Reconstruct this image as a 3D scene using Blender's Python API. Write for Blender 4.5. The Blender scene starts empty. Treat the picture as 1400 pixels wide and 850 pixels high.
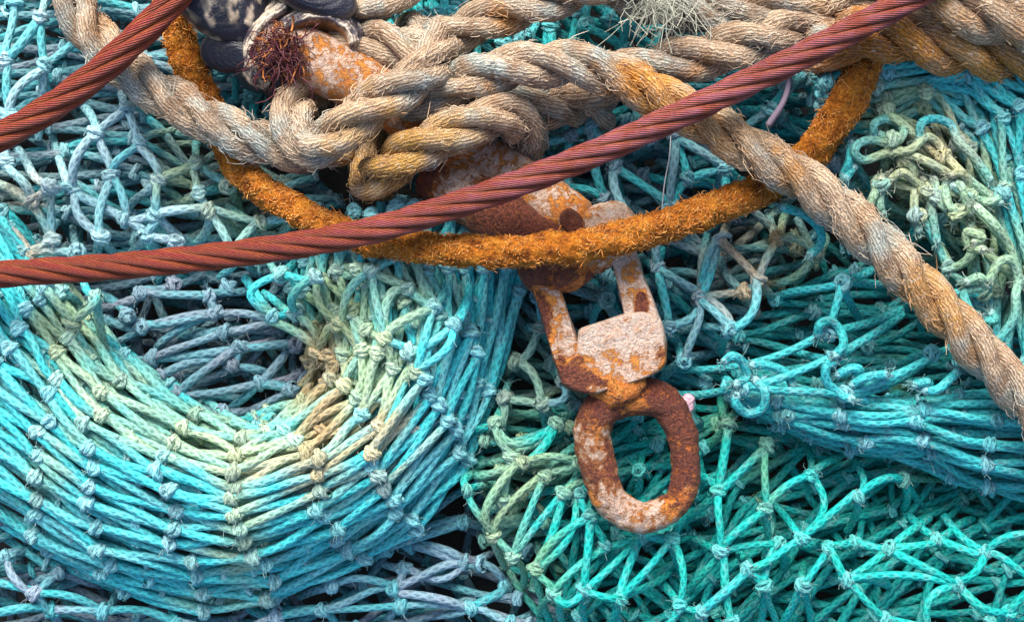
import bpy, bmesh, math, random
import numpy as np
from mathutils import Vector, Matrix

# ------------------------------------------------------------------ basics
S = 0.0004            # metres per unit (one unit is about one pixel of the photo at ground level)
D = 2200.0            # camera height in units
rng = np.random.default_rng(11)
scene = bpy.context.scene
COL = scene.collection


def W(x, y, z):
    """photo position at height z -> units in the place (x right, y up the picture, z towards the sky)"""
    x = np.asarray(x, float); y = np.asarray(y, float); z = np.asarray(z, float)
    k = (D - z) / D
    return np.stack([(x - 700) * k, (425 - y) * k, z + 0 * x], -1)


def unW(p):
    k = (D - p[..., 2]) / D
    return p[..., 0] / k + 700, 425 - p[..., 1] / k


def _h(ix, iy, iz, seed):
    n = (ix * 374761393 + iy * 668265263 + iz * 1442695041 + seed * 974634777) & 0xffffffff
    n = ((n ^ (n >> 13)) * 1274126177) & 0xffffffff
    n = ((n ^ (n >> 16)) * 2246822519) & 0xffffffff
    return ((n ^ (n >> 15)) & 0xffffff) / float(0xffffff)


def noise(p, scale, seed=0):
    """value noise 0..1 at points p (...,3) with feature size scale"""
    q = np.asarray(p, float) / scale
    i = np.floor(q).astype(np.int64); f = q - i
    f = f * f * (3 - 2 * f)
    r = 0
    for dx in (0, 1):
        wx = f[..., 0] if dx else 1 - f[..., 0]
        for dy in (0, 1):
            wy = f[..., 1] if dy else 1 - f[..., 1]
            for dz in (0, 1):
                wz = f[..., 2] if dz else 1 - f[..., 2]
                r = r + wx * wy * wz * _h(i[..., 0] + dx, i[..., 1] + dy, i[..., 2] + dz, seed)
    return r


def fbm(p, scale, seed=0, o=3):
    r = 0; a = 1.0; t = 0
    for k in range(o):
        r = r + a * noise(p, scale / 2 ** k, seed + k); t += a; a *= 0.5
    return r / t


def nrm(v):
    return v / np.maximum(np.linalg.norm(v, axis=-1, keepdims=True), 1e-9)


def catmull(pts, n, closed=False):
    pts = np.asarray(pts, float)
    if closed:
        P = np.vstack([pts[-1:], pts, pts[:2]])
        m = len(pts)
    else:
        P = np.vstack([2 * pts[0] - pts[1], pts, 2 * pts[-1] - pts[-2]])
        m = len(pts) - 1
    out = []
    t = np.linspace(0, m, 40 * m + 1)
    i = np.minimum(t.astype(int), m - 1); f = (t - i)[:, None]
    p0, p1, p2, p3 = P[i], P[i + 1], P[i + 2], P[i + 3]
    c = 0.5 * ((2 * p1) + (-p0 + p2) * f + (2 * p0 - 5 * p1 + 4 * p2 - p3) * f ** 2 + (-p0 + 3 * p1 - 3 * p2 + p3) * f ** 3)
    d = np.concatenate([[0], np.cumsum(np.linalg.norm(np.diff(c, axis=0), axis=1))])
    s = np.linspace(0, d[-1], n + 1 if closed else n)
    if closed: s = s[:-1]
    return np.stack([np.interp(s, d, c[:, k]) for k in range(c.shape[1])], 1)


# ------------------------------------------------------------------ mesh store
class MB:
    """collects tubes and patches; build() links them as one mesh object"""
    def __init__(s):
        s.v = []; s.f = []; s.uv = []; s.c = []; s.n = 0

    def grid(s, V, C, U, Vv, closed_side=True, caps=False):
        """V (B,n,m,3) rings; C (B,n,3) or (B,n,m,3); U (B,n) ; Vv (m+1,)"""
        B, n, m, _ = V.shape
        if C.ndim == 3: C = np.repeat(C[:, :, None, :], m, 2)
        base = s.n
        idx = base + np.arange(B * n * m).reshape(B, n, m)
        s.v.append(V.reshape(-1, 3)); s.c.append(C.reshape(-1, 3)); s.n += B * n * m
        mm = m if closed_side else m - 1
        j = np.arange(mm); j2 = (j + 1) % m
        q = np.stack([idx[:, :-1][:, :, j], idx[:, :-1][:, :, j2], idx[:, 1:][:, :, j2], idx[:, 1:][:, :, j]], -1)
        s.f.append(q.reshape(-1, 4))
        u0 = np.broadcast_to(U[:, :-1, None], (B, n - 1, mm)); u1 = np.broadcast_to(U[:, 1:, None], (B, n - 1, mm))
        va = np.broadcast_to(Vv[j], (B, n - 1, mm)); vb = np.broadcast_to(Vv[j + 1], (B, n - 1, mm))
        s.uv.append(np.stack([np.stack([u0, va], -1), np.stack([u0, vb], -1), np.stack([u1, vb], -1), np.stack([u1, va], -1)], -2).reshape(-1, 2))
        if caps and closed_side:
            for b in range(B):
                for r in (0, n - 1):
                    ring = idx[b, r]
                    c = V[b, r].mean(0)
                    s.v.append(c[None]); s.c.append(C[b, r].mean(0)[None]); ci = s.n; s.n += 1
                    for jj in range(m):
                        a, bb = ring[jj], ring[(jj + 1) % m]
                        t = (bb, a, ci) if r == 0 else (a, bb, ci)
                        s.f.append(np.array([[t[0], t[1], t[2], t[2]]]))
                        s.uv.append(np.tile([U[b, r], 0.5], (4, 1)))

    def tubes(s, P, r, C, sides=8, ref=(0, 0, 1), flat=None, caps=False):
        """P (B,n,3) centre lines, r scalar / (B,) / (B,n), C (B,n,3)"""
        P = np.asarray(P, float); B, n, _ = P.shape
        r = np.asarray(r, float)
        if r.ndim == 0: r = np.full((B, n), float(r))
        elif r.ndim == 1: r = np.repeat(r[:, None], n, 1)
        C = np.broadcast_to(np.asarray(C, float), (B, n, 3)) if np.ndim(C) < 3 else C
        T = np.empty_like(P)
        T[:, 1:-1] = P[:, 2:] - P[:, :-2]; T[:, 0] = P[:, 1] - P[:, 0]; T[:, -1] = P[:, -1] - P[:, -2]
        T = nrm(T)
        ref = np.broadcast_to(np.asarray(ref, float), P.shape)
        X = np.cross(T, ref)
        bad = np.linalg.norm(X, axis=-1) < 0.2
        if bad.any():
            X2 = np.cross(T, np.array([1.0, 0.3, 0])); X = np.where(bad[..., None], X2, X)
        X = nrm(X); Y = np.cross(X, T)
        a = np.linspace(0, 2 * math.pi, sides, endpoint=False) - math.pi / 2
        ca = np.cos(a)[None, None, :, None]; sa = np.sin(a)[None, None, :, None]
        fy = 1.0
        if flat is not None: fy = np.asarray(flat, float).reshape(-1, 1, 1, 1)
        V = P[:, :, None, :] + r[:, :, None, None] * (X[:, :, None, :] * ca + Y[:, :, None, :] * sa * fy)
        L = np.concatenate([np.zeros((B, 1)), np.cumsum(np.linalg.norm(np.diff(P, axis=1), axis=2), 1)], 1)
        U = L / max(r.mean(), 1e-6) + rng.random((B, 1)) * 50
        s.grid(V, np.asarray(C), U, np.linspace(0, 1, sides + 1), caps=caps)

    def build(s, name, mat, parent=None, smooth=True, origin=None):
        o = origin
        if o is None:
            o = np.asarray(parent['_o']) if parent is not None and '_o' in parent else np.zeros(3)
        me = bpy.data.meshes.new(name)
        v = (np.vstack(s.v) - o) * S; f = np.vstack(s.f); c = np.vstack(s.c); uv = np.vstack(s.uv)
        tri = f[:, 2] == f[:, 3]
        lt = np.where(tri, 3, 4)
        keep = np.ones(f.shape, bool); keep[tri, 3] = False
        li = f[keep]; uvk = uv.reshape(-1, 4, 2)[keep]
        me.vertices.add(len(v)); me.vertices.foreach_set('co', v.astype(np.float32).ravel())
        me.loops.add(len(li)); me.loops.foreach_set('vertex_index', li.astype(np.int32))
        me.polygons.add(len(f))
        st = np.concatenate([[0], np.cumsum(lt)[:-1]])
        me.polygons.foreach_set('loop_start', st.astype(np.int32))
        me.polygons.foreach_set('loop_total', lt.astype(np.int32))
        me.update(calc_edges=True)
        ul = me.uv_layers.new(name='UVMap'); ul.data.foreach_set('uv', uvk.astype(np.float32).ravel())
        ca = me.color_attributes.new('Col', 'FLOAT_COLOR', 'POINT')
        ca.data.foreach_set('color', np.hstack([np.clip(c, 0, 1), np.ones((len(c), 1))]).astype(np.float32).ravel())
        if smooth: me.polygons.foreach_set('use_smooth', np.ones(len(f), bool))
        me.materials.append(mat)
        ob = bpy.data.objects.new(name, me); COL.objects.link(ob)
        if parent is not None: ob.parent = parent
        else: ob.location = Vector(o * S)
        return ob


def thing(name, label, cat, o, group=None):
    e = bpy.data.objects.new(name, None); COL.objects.link(e)
    e.empty_display_size = 0.01
    o = np.asarray(o, float); e.location = Vector(o * S); e['_o'] = [float(t) for t in o]
    e['label'] = label; e['category'] = cat
    if group: e['group'] = group
    return e


def tag(o, label, cat, group=None):
    o['label'] = label; o['category'] = cat
    if group: o['group'] = group
    return o


# ------------------------------------------------------------------ materials
class NT:
    def __init__(s, name):
        s.m = bpy.data.materials.new(name); s.m.use_nodes = True
        s.t = s.m.node_tree; s.t.nodes.clear()
        s.out = s.n('ShaderNodeOutputMaterial'); s.b = s.n('ShaderNodeBsdfPrincipled')
        s.l(s.b.outputs[0], s.out.inputs[0])

    def n(s, typ, **kw):
        x = s.t.nodes.new(typ)
        for k, v in kw.items(): setattr(x, k, v)
        return x

    def l(s, a, b): s.t.links.new(a, b)

    def val(s, sock, v):
        if hasattr(v, 'is_output') or isinstance(v, bpy.types.NodeSocket): s.l(v, sock)
        else: sock.default_value = v

    def math(s, op, a, b=None, c=None, clamp=False):
        x = s.n('ShaderNodeMath', operation=op, use_clamp=clamp); s.val(x.inputs[0], a)
        if b is not None: s.val(x.inputs[1], b)
        if c is not None: s.val(x.inputs[2], c)
        return x.outputs[0]

    def noise(s, vec, scale, detail=3, rough=0.55, dist=0.0):
        x = s.n('ShaderNodeTexNoise'); s.l(vec, x.inputs['Vector']); x.inputs['Scale'].default_value = scale
        x.inputs['Detail'].default_value = detail; x.inputs['Roughness'].default_value = rough
        x.inputs['Distortion'].default_value = dist
        return x.outputs['Fac']

    def ramp(s, fac, stops, interp='LINEAR'):
        x = s.n('ShaderNodeValToRGB'); s.l(fac, x.inputs[0]); cr = x.color_ramp; cr.interpolation = interp
        while len(cr.elements) < len(stops): cr.elements.new(0.5)
        for e, (p, c) in zip(cr.elements, stops):
            e.position = p; e.color = (*c, 1) if not np.isscalar(c) else (c, c, c, 1)
        return x.outputs[0]

    def mix(s, fac, a, b, typ='MIX'):
        x = s.n('ShaderNodeMix', data_type='RGBA', blend_type=typ); s.val(x.inputs[0], fac)
        for i, v in ((6, a), (7, b)):
            if isinstance(v, tuple): x.inputs[i].default_value = (*v, 1)
            else: s.l(v, x.inputs[i])
        return x.outputs[2]

    def bump(s, h, dist, strength=1.0, prev=None):
        x = s.n('ShaderNodeBump'); s.l(h, x.inputs['Height']); x.inputs['Distance'].default_value = dist
        x.inputs['Strength'].default_value = strength
        if prev is not None: s.l(prev, x.inputs['Normal'])
        return x.outputs[0]

    def vec(s, x, y, z=0.0):
        c = s.n('ShaderNodeCombineXYZ'); s.val(c.inputs[0], x); s.val(c.inputs[1], y); s.val(c.inputs[2], z)
        return c.outputs[0]


def attr_col(t):
    a = t.n('ShaderNodeAttribute'); a.attribute_name = 'Col'; return a.outputs['Color']


def uvs(t):
    u = t.n('ShaderNodeUVMap'); u.uv_map = 'UVMap'
    sp = t.n('ShaderNodeSeparateXYZ'); t.l(u.outputs[0], sp.inputs[0])
    return sp.outputs[0], sp.outputs[1]


def objco(t):
    return t.n('ShaderNodeTexCoord').outputs['Object']


def mat_twine():
    t = NT('braided_twine'); u, v = uvs(t); o = objco(t)
    A = t.math('SINE', t.math('MULTIPLY', t.math('ADD', t.math('MULTIPLY', v, 5.0), t.math('MULTIPLY', u, 0.36)), 6.2832))
    Bv = t.math('SINE', t.math('MULTIPLY', t.math('SUBTRACT', t.math('MULTIPLY', v, 5.0), t.math('MULTIPLY', u, 0.36)), 6.2832))
    br = t.math('MAXIMUM', A, Bv)
    fib = t.noise(t.vec(t.math('MULTIPLY', u, 0.5), t.math('MULTIPLY', v, 22.0)), 1.0, 2)
    spk = t.noise(o, 1100, 2, 0.6)
    blo = t.noise(o, 170, 3, 0.6)
    c = attr_col(t)
    c = t.mix(t.ramp(blo, [(0.5, 0.0), (0.8, 0.4)]), c, (0.30, 0.36, 0.40), 'MIX')
    c = t.mix(1.0, c, t.ramp(spk, [(0.25, 0.75), (0.5, 1.0), (0.75, 1.2)]), 'MULTIPLY')
    c = t.mix(0.5, c, t.ramp(br, [(0.0, 0.5), (0.45, 1.0), (1.0, 1.1)]), 'MULTIPLY')
    t.l(c, t.b.inputs['Base Color'])
    h = t.math('ADD', t.math('MULTIPLY', br, 0.5), t.math('ADD', t.math('MULTIPLY', fib, 0.7), t.math('MULTIPLY', spk, 0.5)))
    t.l(t.bump(h, 0.0005, 0.85), t.b.inputs['Normal'])
    t.b.inputs['Roughness'].default_value = 0.62
    t.b.inputs['Specular IOR Level'].default_value = 0.16
    return t.m


def mat_rope():
    t = NT('laid_rope_fibre'); u, v = uvs(t); o = objco(t)
    w = t.math('ADD', t.math('MULTIPLY', v, 19.0), t.math('MULTIPLY', u, 1.7))
    nz = t.noise(o, 330, 3, 0.6)
    st = t.math('SINE', t.math('MULTIPLY', t.math('ADD', w, t.math('MULTIPLY', nz, 2.2)), 6.2832))
    fib = t.noise(t.vec(t.math('MULTIPLY', u, 0.35), t.math('MULTIPLY', w, 2.6)), 1.0, 3, 0.6)
    spk = t.noise(o, 700, 3, 0.7)
    c = attr_col(t)
    c = t.mix(t.ramp(t.noise(o, 120, 4, 0.7), [(0.47, 0.0), (0.64, 0.62)]), c, (0.30, 0.17, 0.10))
    c = t.mix(t.ramp(t.noise(o, 330, 3, 0.7), [(0.55, 0.0), (0.72, 0.6)]), c, (0.74, 0.66, 0.55))
    c = t.mix(0.85, c, t.ramp(st, [(0.0, 0.55), (0.4, 1.0), (1.0, 1.1)]), 'MULTIPLY')
    c = t.mix(1.0, c, t.ramp(fib, [(0.25, 0.6), (0.5, 1.0), (0.75, 1.25)]), 'MULTIPLY')
    c = t.mix(0.6, c, t.ramp(spk, [(0.3, 0.6), (0.55, 1.0), (0.8, 1.3)]), 'MULTIPLY')
    t.l(c, t.b.inputs['Base Color'])
    h = t.math('ADD', t.math('MULTIPLY', st, 0.35), t.math('ADD', t.math('MULTIPLY', fib, 1.5), t.math('MULTIPLY', spk, 0.8)))
    t.l(t.bump(h, 0.0008, 0.9), t.b.inputs['Normal'])
    t.b.inputs['Roughness'].default_value = 0.8
    t.b.inputs['Specular IOR Level'].default_value = 0.1
    return t.m


def mat_wire():
    t = NT('rusted_steel_wire'); u, v = uvs(t); o = objco(t)
    w = t.math('SUBTRACT', t.math('MULTIPLY', v, 14.0), t.math('MULTIPLY', u, 0.42))
    st = t.math('SINE', t.math('MULTIPLY', w, 6.2832))
    n1 = t.noise(o, 90, 4, 0.6); n2 = t.noise(o, 800, 3, 0.7)
    c = attr_col(t)
    c = t.mix(t.ramp(n1, [(0.4, 0.0), (0.62, 0.85)]), c, (0.30, 0.055, 0.03))
    c = t.mix(t.ramp(n2, [(0.52, 0.0), (0.7, 0.7)]), c, (0.50, 0.13, 0.02))
    c = t.mix(0.9, c, t.ramp(st, [(0.0, 0.4), (0.5, 0.95), (1.0, 1.3)]), 'MULTIPLY')
    t.l(c, t.b.inputs['Base Color'])
    h = t.math('ADD', st, t.math('MULTIPLY', n2, 0.8))
    t.l(t.bump(h, 0.00045, 0.9), t.b.inputs['Normal'])
    t.b.inputs['Roughness'].default_value = 0.55
    t.b.inputs['Specular IOR Level'].default_value = 0.3
    return t.m


def mat_hoop():
    t = NT('fuzzy_orange_rust'); o = objco(t)
    n1 = t.noise(o, 140, 4, 0.65); n2 = t.noise(o, 650, 4, 0.7)
    c = t.ramp(n1, [(0.3, (0.17, 0.045, 0.012)), (0.48, (0.50, 0.155, 0.016)), (0.62, (0.62, 0.24, 0.03)), (0.78, (0.26, 0.08, 0.02))])
    c = t.mix(1.0, c, t.ramp(n2, [(0.3, 0.4), (0.5, 0.95), (0.72, 1.5)]), 'MULTIPLY')
    t.l(c, t.b.inputs['Base Color'])
    t.l(t.bump(t.math('ADD', n2, t.math('MULTIPLY', n1, 0.5)), 0.003, 1.0), t.b.inputs['Normal'])
    t.b.inputs['Roughness'].default_value = 0.9
    t.b.inputs['Specular IOR Level'].default_value = 0.15
    return t.m


def mat_fibre(name, rough=0.75):
    t = NT(name); t.l(attr_col(t), t.b.inputs['Base Color'])
    t.b.inputs['Roughness'].default_value = rough
    return t.m


def mat_rust(name, white=0.5, shift=0.0):
    """flaking off-white paint over orange and dark red rust; vertex colour R says how much paint is left, G how dark the rust is"""
    t = NT(name); o = objco(t)
    a = t.n('ShaderNodeAttribute'); a.attribute_name = 'Col'
    sp = t.n('ShaderNodeSeparateColor'); t.l(a.outputs['Color'], sp.inputs[0])
    pw, dk = sp.outputs[0], sp.outputs[1]
    mp = t.n('ShaderNodeMapping'); t.l(o, mp.inputs[0]); mp.inputs['Location'].default_value = (shift, shift * 2, 0)
    p = mp.outputs[0]
    big = t.noise(p, 95, 6, 0.66, 0.3); mid = t.noise(p, 260, 5, 0.7, 0.2); fine = t.noise(p, 800, 5, 0.78)
    org = t.ramp(mid, [(0.28, (0.34, 0.07, 0.012)), (0.45, (0.68, 0.19, 0.025)), (0.6, (0.82, 0.34, 0.06)), (0.75, (0.45, 0.12, 0.02))])
    red = t.ramp(fine, [(0.3, (0.04, 0.014, 0.012)), (0.47, (0.13, 0.03, 0.018)), (0.62, (0.32, 0.085, 0.03)), (0.78, (0.16, 0.055, 0.05))])
    dmask = t.ramp(t.math('ADD', t.math('MULTIPLY', t.math('SUBTRACT', mid, 0.5), 0.8), t.math('ADD', big, t.math('SUBTRACT', dk, 0.5))), [(0.47, 0.0), (0.57, 1.0)])
    org = t.mix(0.9, org, t.ramp(fine, [(0.32, (0.62, 0.5, 0.42)), (0.47, (0.95, 0.92, 0.9)), (0.7, (1.3, 1.35, 1.4))]), 'MULTIPLY')
    pit = t.ramp(t.noise(p, 380, 5, 0.75, 0.3), [(0.60, 0.0), (0.67, 0.7)])
    org = t.mix(pit, org, (0.13, 0.03, 0.018))
    c = t.mix(dmask, org, red)
    pnt = t.ramp(fine, [(0.28, (0.34, 0.15, 0.07)), (0.42, (0.66, 0.48, 0.36)), (0.6, (0.80, 0.68, 0.60)), (0.8, (0.62, 0.40, 0.28))])
    big2 = t.noise(p, 120, 6, 0.7, 0.4)
    pm = t.math('ADD', t.math('MULTIPLY', t.math('SUBTRACT', mid, 0.5), -0.9), t.math('ADD', big2, t.math('SUBTRACT', pw, 0.5)))
    pmask = t.ramp(pm, [(0.485, 0.0), (0.54, 1.0)])
    fringe = t.ramp(pm, [(0.36, 0.0), (0.48, 0.85), (0.60, 0.45), (0.75, 0.0)])
    spot = t.ramp(t.noise(p, 420, 4, 0.7), [(0.60, 0.0), (0.66, 1.0)])
    pnt = t.mix(t.math('MULTIPLY', spot, 0.75), pnt, (0.36, 0.10, 0.03))
    c = t.mix(pmask, c, pnt)
    c = t.mix(t.math('MULTIPLY', fringe, 0.65), c, (0.66, 0.24, 0.05))
    c = t.mix(0.7, c, t.ramp(t.noise(p, 1800, 2, 0.7), [(0.3, 0.8), (0.7, 1.15)]), 'MULTIPLY')
    t.l(c, t.b.inputs['Base Color'])
    h = t.math('ADD', t.math('MULTIPLY', pmask, 0.8), t.math('ADD', t.math('ADD', t.math('MULTIPLY', mid, 1.9), t.math('MULTIPLY', dmask, 0.5)), t.math('MULTIPLY', fine, 0.5)))
    t.l(t.bump(h, 0.0030, 1.0), t.b.inputs['Normal'])
    t.l(t.ramp(fine, [(0.35, 0.38), (0.65, 0.8)]), t.b.inputs['Roughness'])
    t.b.inputs['Specular IOR Level'].default_value = 0.5
    return t.m


def mat_shell():
    t = NT('mussel_shell'); o = objco(t)
    c = t.mix(0.8, attr_col(t), t.ramp(t.noise(o, 500, 4, 0.7), [(0.3, 0.5), (0.7, 1.35)]), 'MULTIPLY')
    t.l(c, t.b.inputs['Base Color'])
    t.l(t.bump(t.noise(o, 900, 3, 0.7), 0.0006, 0.7), t.b.inputs['Normal'])
    t.b.inputs['Roughness'].default_value = 0.38
    return t.m


def mat_ground():
    t = NT('dark_wet_concrete'); o = objco(t)
    t.l(t.ramp(t.noise(o, 40, 5, 0.7), [(0.3, (0.004, 0.005, 0.006)), (0.7, (0.014, 0.015, 0.016))]), t.b.inputs['Base Color'])
    t.l(t.bump(t.noise(o, 300, 5, 0.7), 0.002, 0.8), t.b.inputs['Normal'])
    t.b.inputs['Roughness'].default_value = 0.8
    return t.m


M_TW = mat_twine(); M_ROPE = mat_rope(); M_WIRE = mat_wire(); M_HOOP = mat_hoop()
M_FIB = mat_fibre('loose_fibre'); M_R1 = mat_rust('rusty_shackle_metal'); M_R2 = mat_rust('rusty_swivel_metal', shift=0.37)
M_SH = mat_shell(); M_BYS = mat_fibre('byssus_thread', 0.5); M_GR = mat_ground()

# ------------------------------------------------------------------ heap height
HP = np.array([(100, 150, 80), (300, 300, 72), (60, 320, 82), (280, 480, 35), (200, 440, 35), (370, 500, 35), (100, 830, -14), (600, 770, -8), (330, 870, -18),
               (300, 690, 80), (60, 580, 80), (600, 480, 80), (700, 650, 75), (1000, 700, 60), (1300, 700, 25), (1180, 690, 35), (1150, 760, 55), (850, 800, 80), (1300, 840, 75),
               (850, 250, 70), (1000, 380, 78), (740, 480, 40), (1100, 480, 62), (1230, 440, 35), (1240, 510, 45), (1320, 450, 50), (1280, 300, 75), (1350, 570, 70), (600, 0, 80), (900, 0, 70), (1300, 0, 70), (700, 380, 40)], float)


def H(x, y):
    d = (x[..., None] - HP[:, 0]) ** 2 + (y[..., None] - HP[:, 1]) ** 2
    w = 1 / (d + 900) ** 1.5
    return (w * HP[:, 2]).sum(-1) / w.sum(-1)


# ------------------------------------------------------------------ nets
def C3(*a): return np.array(a, float)
TEAL = C3(0.03, 0.40, 0.42); AQUA = C3(0.055, 0.53, 0.57); PALE = C3(0.13, 0.52, 0.56); GREY = C3(0.19, 0.27, 0.34); LAV = C3(0.27, 0.31, 0.40)
SEA = C3(0.008, 0.36, 0.32); DEEP = C3(0.02, 0.24, 0.25); GRN = C3(0.33, 0.48, 0.28); TAN = C3(0.50, 0.36, 0.19); BRN = C3(0.38, 0.20, 0.09); SLATE = C3(0.10, 0.20, 0.25)
MOSS = C3(0.12, 0.33, 0.17)


def palcol(p, pal, stains, seed, legr):
    """base colour of twine at points p from a palette [c0,c1,...] and stains (x,y,radius,colour,strength)"""
    x, y = unW(p)
    n = np.clip((fbm(p, 130, seed) - 0.28) / 0.44, 0, 0.999)
    n = np.clip(n * 0.42 + legr * 0.58, 0, 0.999) * (len(pal) - 1)
    i = n.astype(int); f = (n - i)[..., None]
    pal = np.array(pal); c = pal[i] * (1 - f) + pal[np.minimum(i + 1, len(pal) - 1)] * f
    nn = fbm(p, 40, seed + 7)
    for (sx, sy, sr, sc, ss) in stains:
        if np.ndim(sr): rx, ry = sr
        else: rx = ry = sr
        d = np.sqrt(((x - sx) / rx) ** 2 + ((y - sy) / ry) ** 2)
        w = np.clip(1.45 - d + (nn - 0.5) * 1.1 + (legr - 0.5) * 1.0, 0, 1) * ss
        c = c * (1 - w[..., None]) + sc * w[..., None]
    return c * (0.85 + 0.3 * noise(p, 18, seed + 3))[..., None]


class Net:
    def __init__(s, label, pal, knotcol, stains=(), r=5.9, seed=0, kstains=None):
        s.label = label; s.pal = pal; s.kc = knotcol; s.st = list(stains); s.r = r; s.seed = seed
        s.bias = .38; s.alt = None; s.use_alt = False; s.flag = []; s.legs = []; s.legr = []; s.rad = []; s.knots = []   # knots: (pos, axis, front)
        s.ends = []
        s.kst = list(kstains) if kstains is not None else [(a, b, c_, (d * 0.6 + TAN * 0.4), e) for a, b, c_, d, e in s.st]

    def leg(s, p0, p1, a0=None, a1=None, mid=None, wob=1.0, r=None):
        """one twine leg between two points; a0/a1 pull directions at the ends"""
        p0 = np.asarray(p0, float); p1 = np.asarray(p1, float); L = np.linalg.norm(p1 - p0)
        if L < 4: return
        d = (p1 - p0) / L
        n = 11
        t = np.linspace(0, 1, n)[:, None]
        if mid is not None:
            c = 2 * np.asarray(mid, float) - (p0 + p1) / 2
            q = (1 - t) ** 2 * p0 + 2 * t * (1 - t) * c + t ** 2 * p1
        else:
            e0 = d if a0 is None else nrm(d * (1 - s.bias) + np.asarray(a0) * s.bias * np.sign(np.dot(a0, d) + 1e-9))
            e1 = d if a1 is None else nrm(d * (1 - s.bias) + np.asarray(a1) * s.bias * np.sign(np.dot(a1, d) + 1e-9))
            b0 = p0 + e0 * L * 0.36; b1 = p1 - e1 * L * 0.36
            q = (1 - t) ** 3 * p0 + 3 * t * (1 - t) ** 2 * b0 + 3 * t * t * (1 - t) * b1 + t ** 3 * p1
        side = nrm(np.cross(d, np.array([0, 0, 1.0])))
        w = wob * min(1, L / 90)
        q = q + np.sin(math.pi * t) * (side * rng.normal(0, 3.6) * w + np.array([0, 0, rng.normal(2, 4.0)]) * w)
        q = q + np.sin(2 * math.pi * t) * side * rng.normal(0, 1.3) * w
        s.legs.append(q); s.legr.append(rng.random()); s.flag.append(s.use_alt)
        rr = (r or s.r) * rng.uniform(0.9, 1.1)
        s.rad.append(rr * (1 + 0.07 * np.sin(t[:, 0] * rng.uniform(3, 9) + rng.uniform(0, 6))))

    def poly(s, pts, r=None):
        """a loose twine through several points"""
        m = max(2, int(np.ceil(len(pts) * 2.2)))
        c = catmull(pts, m * 10 + 1)
        lr = rng.random()
        for k in range(m):
            q = c[k * 10:k * 10 + 11]; s.legs.append(q); s.legr.append(lr); s.flag.append(False); s.rad.append(np.full(11, r or s.r))
        s.ends += [(c[0], nrm(c[0] - c[2]), lr), (c[-1], nrm(c[-1] - c[-3]), lr)]

    def knot(s, p, axis, front=True): s.knots.append((np.asarray(p, float), nrm(np.asarray(axis, float)), front))

    def graph(s, K, E, z, zvar=6, axis=None, sink=62):
        """hand placed knots K {id:(x,y[,z])} and legs E [(id, id | (x,y), [mid])]; loose far ends dive under"""
        P = {}
        for k, v in K.items():
            zz = (v[2] if len(v) > 2 else z) + rng.normal(0, zvar)
            P[k] = W(v[0], v[1], zz)
        inc = {k: [] for k in K}

        def pos(e, ref):
            if isinstance(e, tuple):
                zz = e[2] - 52 if len(e) > 2 else P[ref][2] - sink - 12
                return W(e[0], e[1], zz)
            return P[e]
        for e in E:
            a, b = e[0], e[1]
            pb = pos(b, a); inc[a].append(nrm(pb - P[a]))
            if not isinstance(b, tuple): inc[b].append(nrm(P[a] - pb))
        ax = {}
        for k, v in inc.items():
            if not v: ax[k] = np.array([1.0, 0, 0]); continue
            m = sum(np.outer(d, d) for d in v); w_, e_ = np.linalg.eigh(m); ax[k] = e_[:, -1]
        for e in E:
            a, b = e[0], e[1]; pb = pos(b, a); pa = P[a]
            mid = None
            if len(e) > 2: mid = W(e[2][0], e[2][1], (pa[2] + pb[2]) / 2 + 8)
            oa = nrm(np.cross(ax[a], [0, 0, 1.0])) * rng.normal(0, s.r * 0.5)
            s.leg(pa + oa, pb, ax[a] * 0.6, None if isinstance(b, tuple) else ax[b] * 0.6, mid, wob=0.6)
        for k in K: s.knot(P[k], ax[k])

    def lattice(s, PT, ni, nj, jit=5.0, jz=4.0, front=True, keep=None, wob=1.0, drop=0.0, j0=0, i0=0):
        """diamond mesh: PT(i,j)->(x,y,z) units in photo space; knots where i+j is even; legs to (i+1, j+-1)"""
        P = {}
        for i in range(i0, ni):
            for j in range(j0, nj):
                if (i + j) % 2: continue
                x, y, z = PT(i, j)
                x += rng.normal(0, jit); y += rng.normal(0, jit); z += rng.normal(0, jz)
                if keep is not None and not keep(x, y): continue
                P[(i, j)] = W(x, y, z)
        for (i, j), p in P.items():
            a = []
            for di in (1, -1):
                for dj in (1, -1):
                    q = P.get((i + di, j + dj))
                    if q is not None: a.append((q - p) * di)
            if not a: continue
            ax = nrm(sum(a))
            P[(i, j)] = p; s.knot(p, ax, front)
            sd = nrm(np.cross(ax, [0, 0, 1.0]))
            for dj in (1, -1):
                q = P.get((i + 1, j + dj))
                if q is None or rng.random() < drop: continue
                sg = np.sign(np.dot(q - p, sd))
                s.leg(p + sd * sg * s.r * 0.5, q - sd * sg * s.r * 0.5, ax, ax, None, wob)

    def build(s, max_knots=90):
        legs = np.array(s.legs); rad = np.array(s.rad); lr = np.array(s.legr)[:, None]
        cols = palcol(legs, s.pal, s.st, s.seed, np.repeat(lr, legs.shape[1], 1))
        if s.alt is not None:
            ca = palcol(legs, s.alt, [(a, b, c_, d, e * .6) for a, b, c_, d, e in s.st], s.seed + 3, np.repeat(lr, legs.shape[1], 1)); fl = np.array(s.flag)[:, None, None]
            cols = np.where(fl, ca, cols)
        KP = np.array([k[0] for k in s.knots]) if s.knots else np.zeros((0, 3))
        org = np.array([legs[..., 0].mean(), legs[..., 1].mean(), 0.0])
        root = thing('fishing_net', s.label, 'fishing net', org, 'heaped fishing nets')
        mb = MB(); mb.tubes(legs, rad, cols, 9, flat=rng.uniform(0.8, 1.0, len(legs)), caps=False)
        # frayed whiskers on the twine
        nw = len(legs) // 2
        ii = rng.integers(0, len(legs), nw); jj = rng.integers(1, 10, nw)
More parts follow.
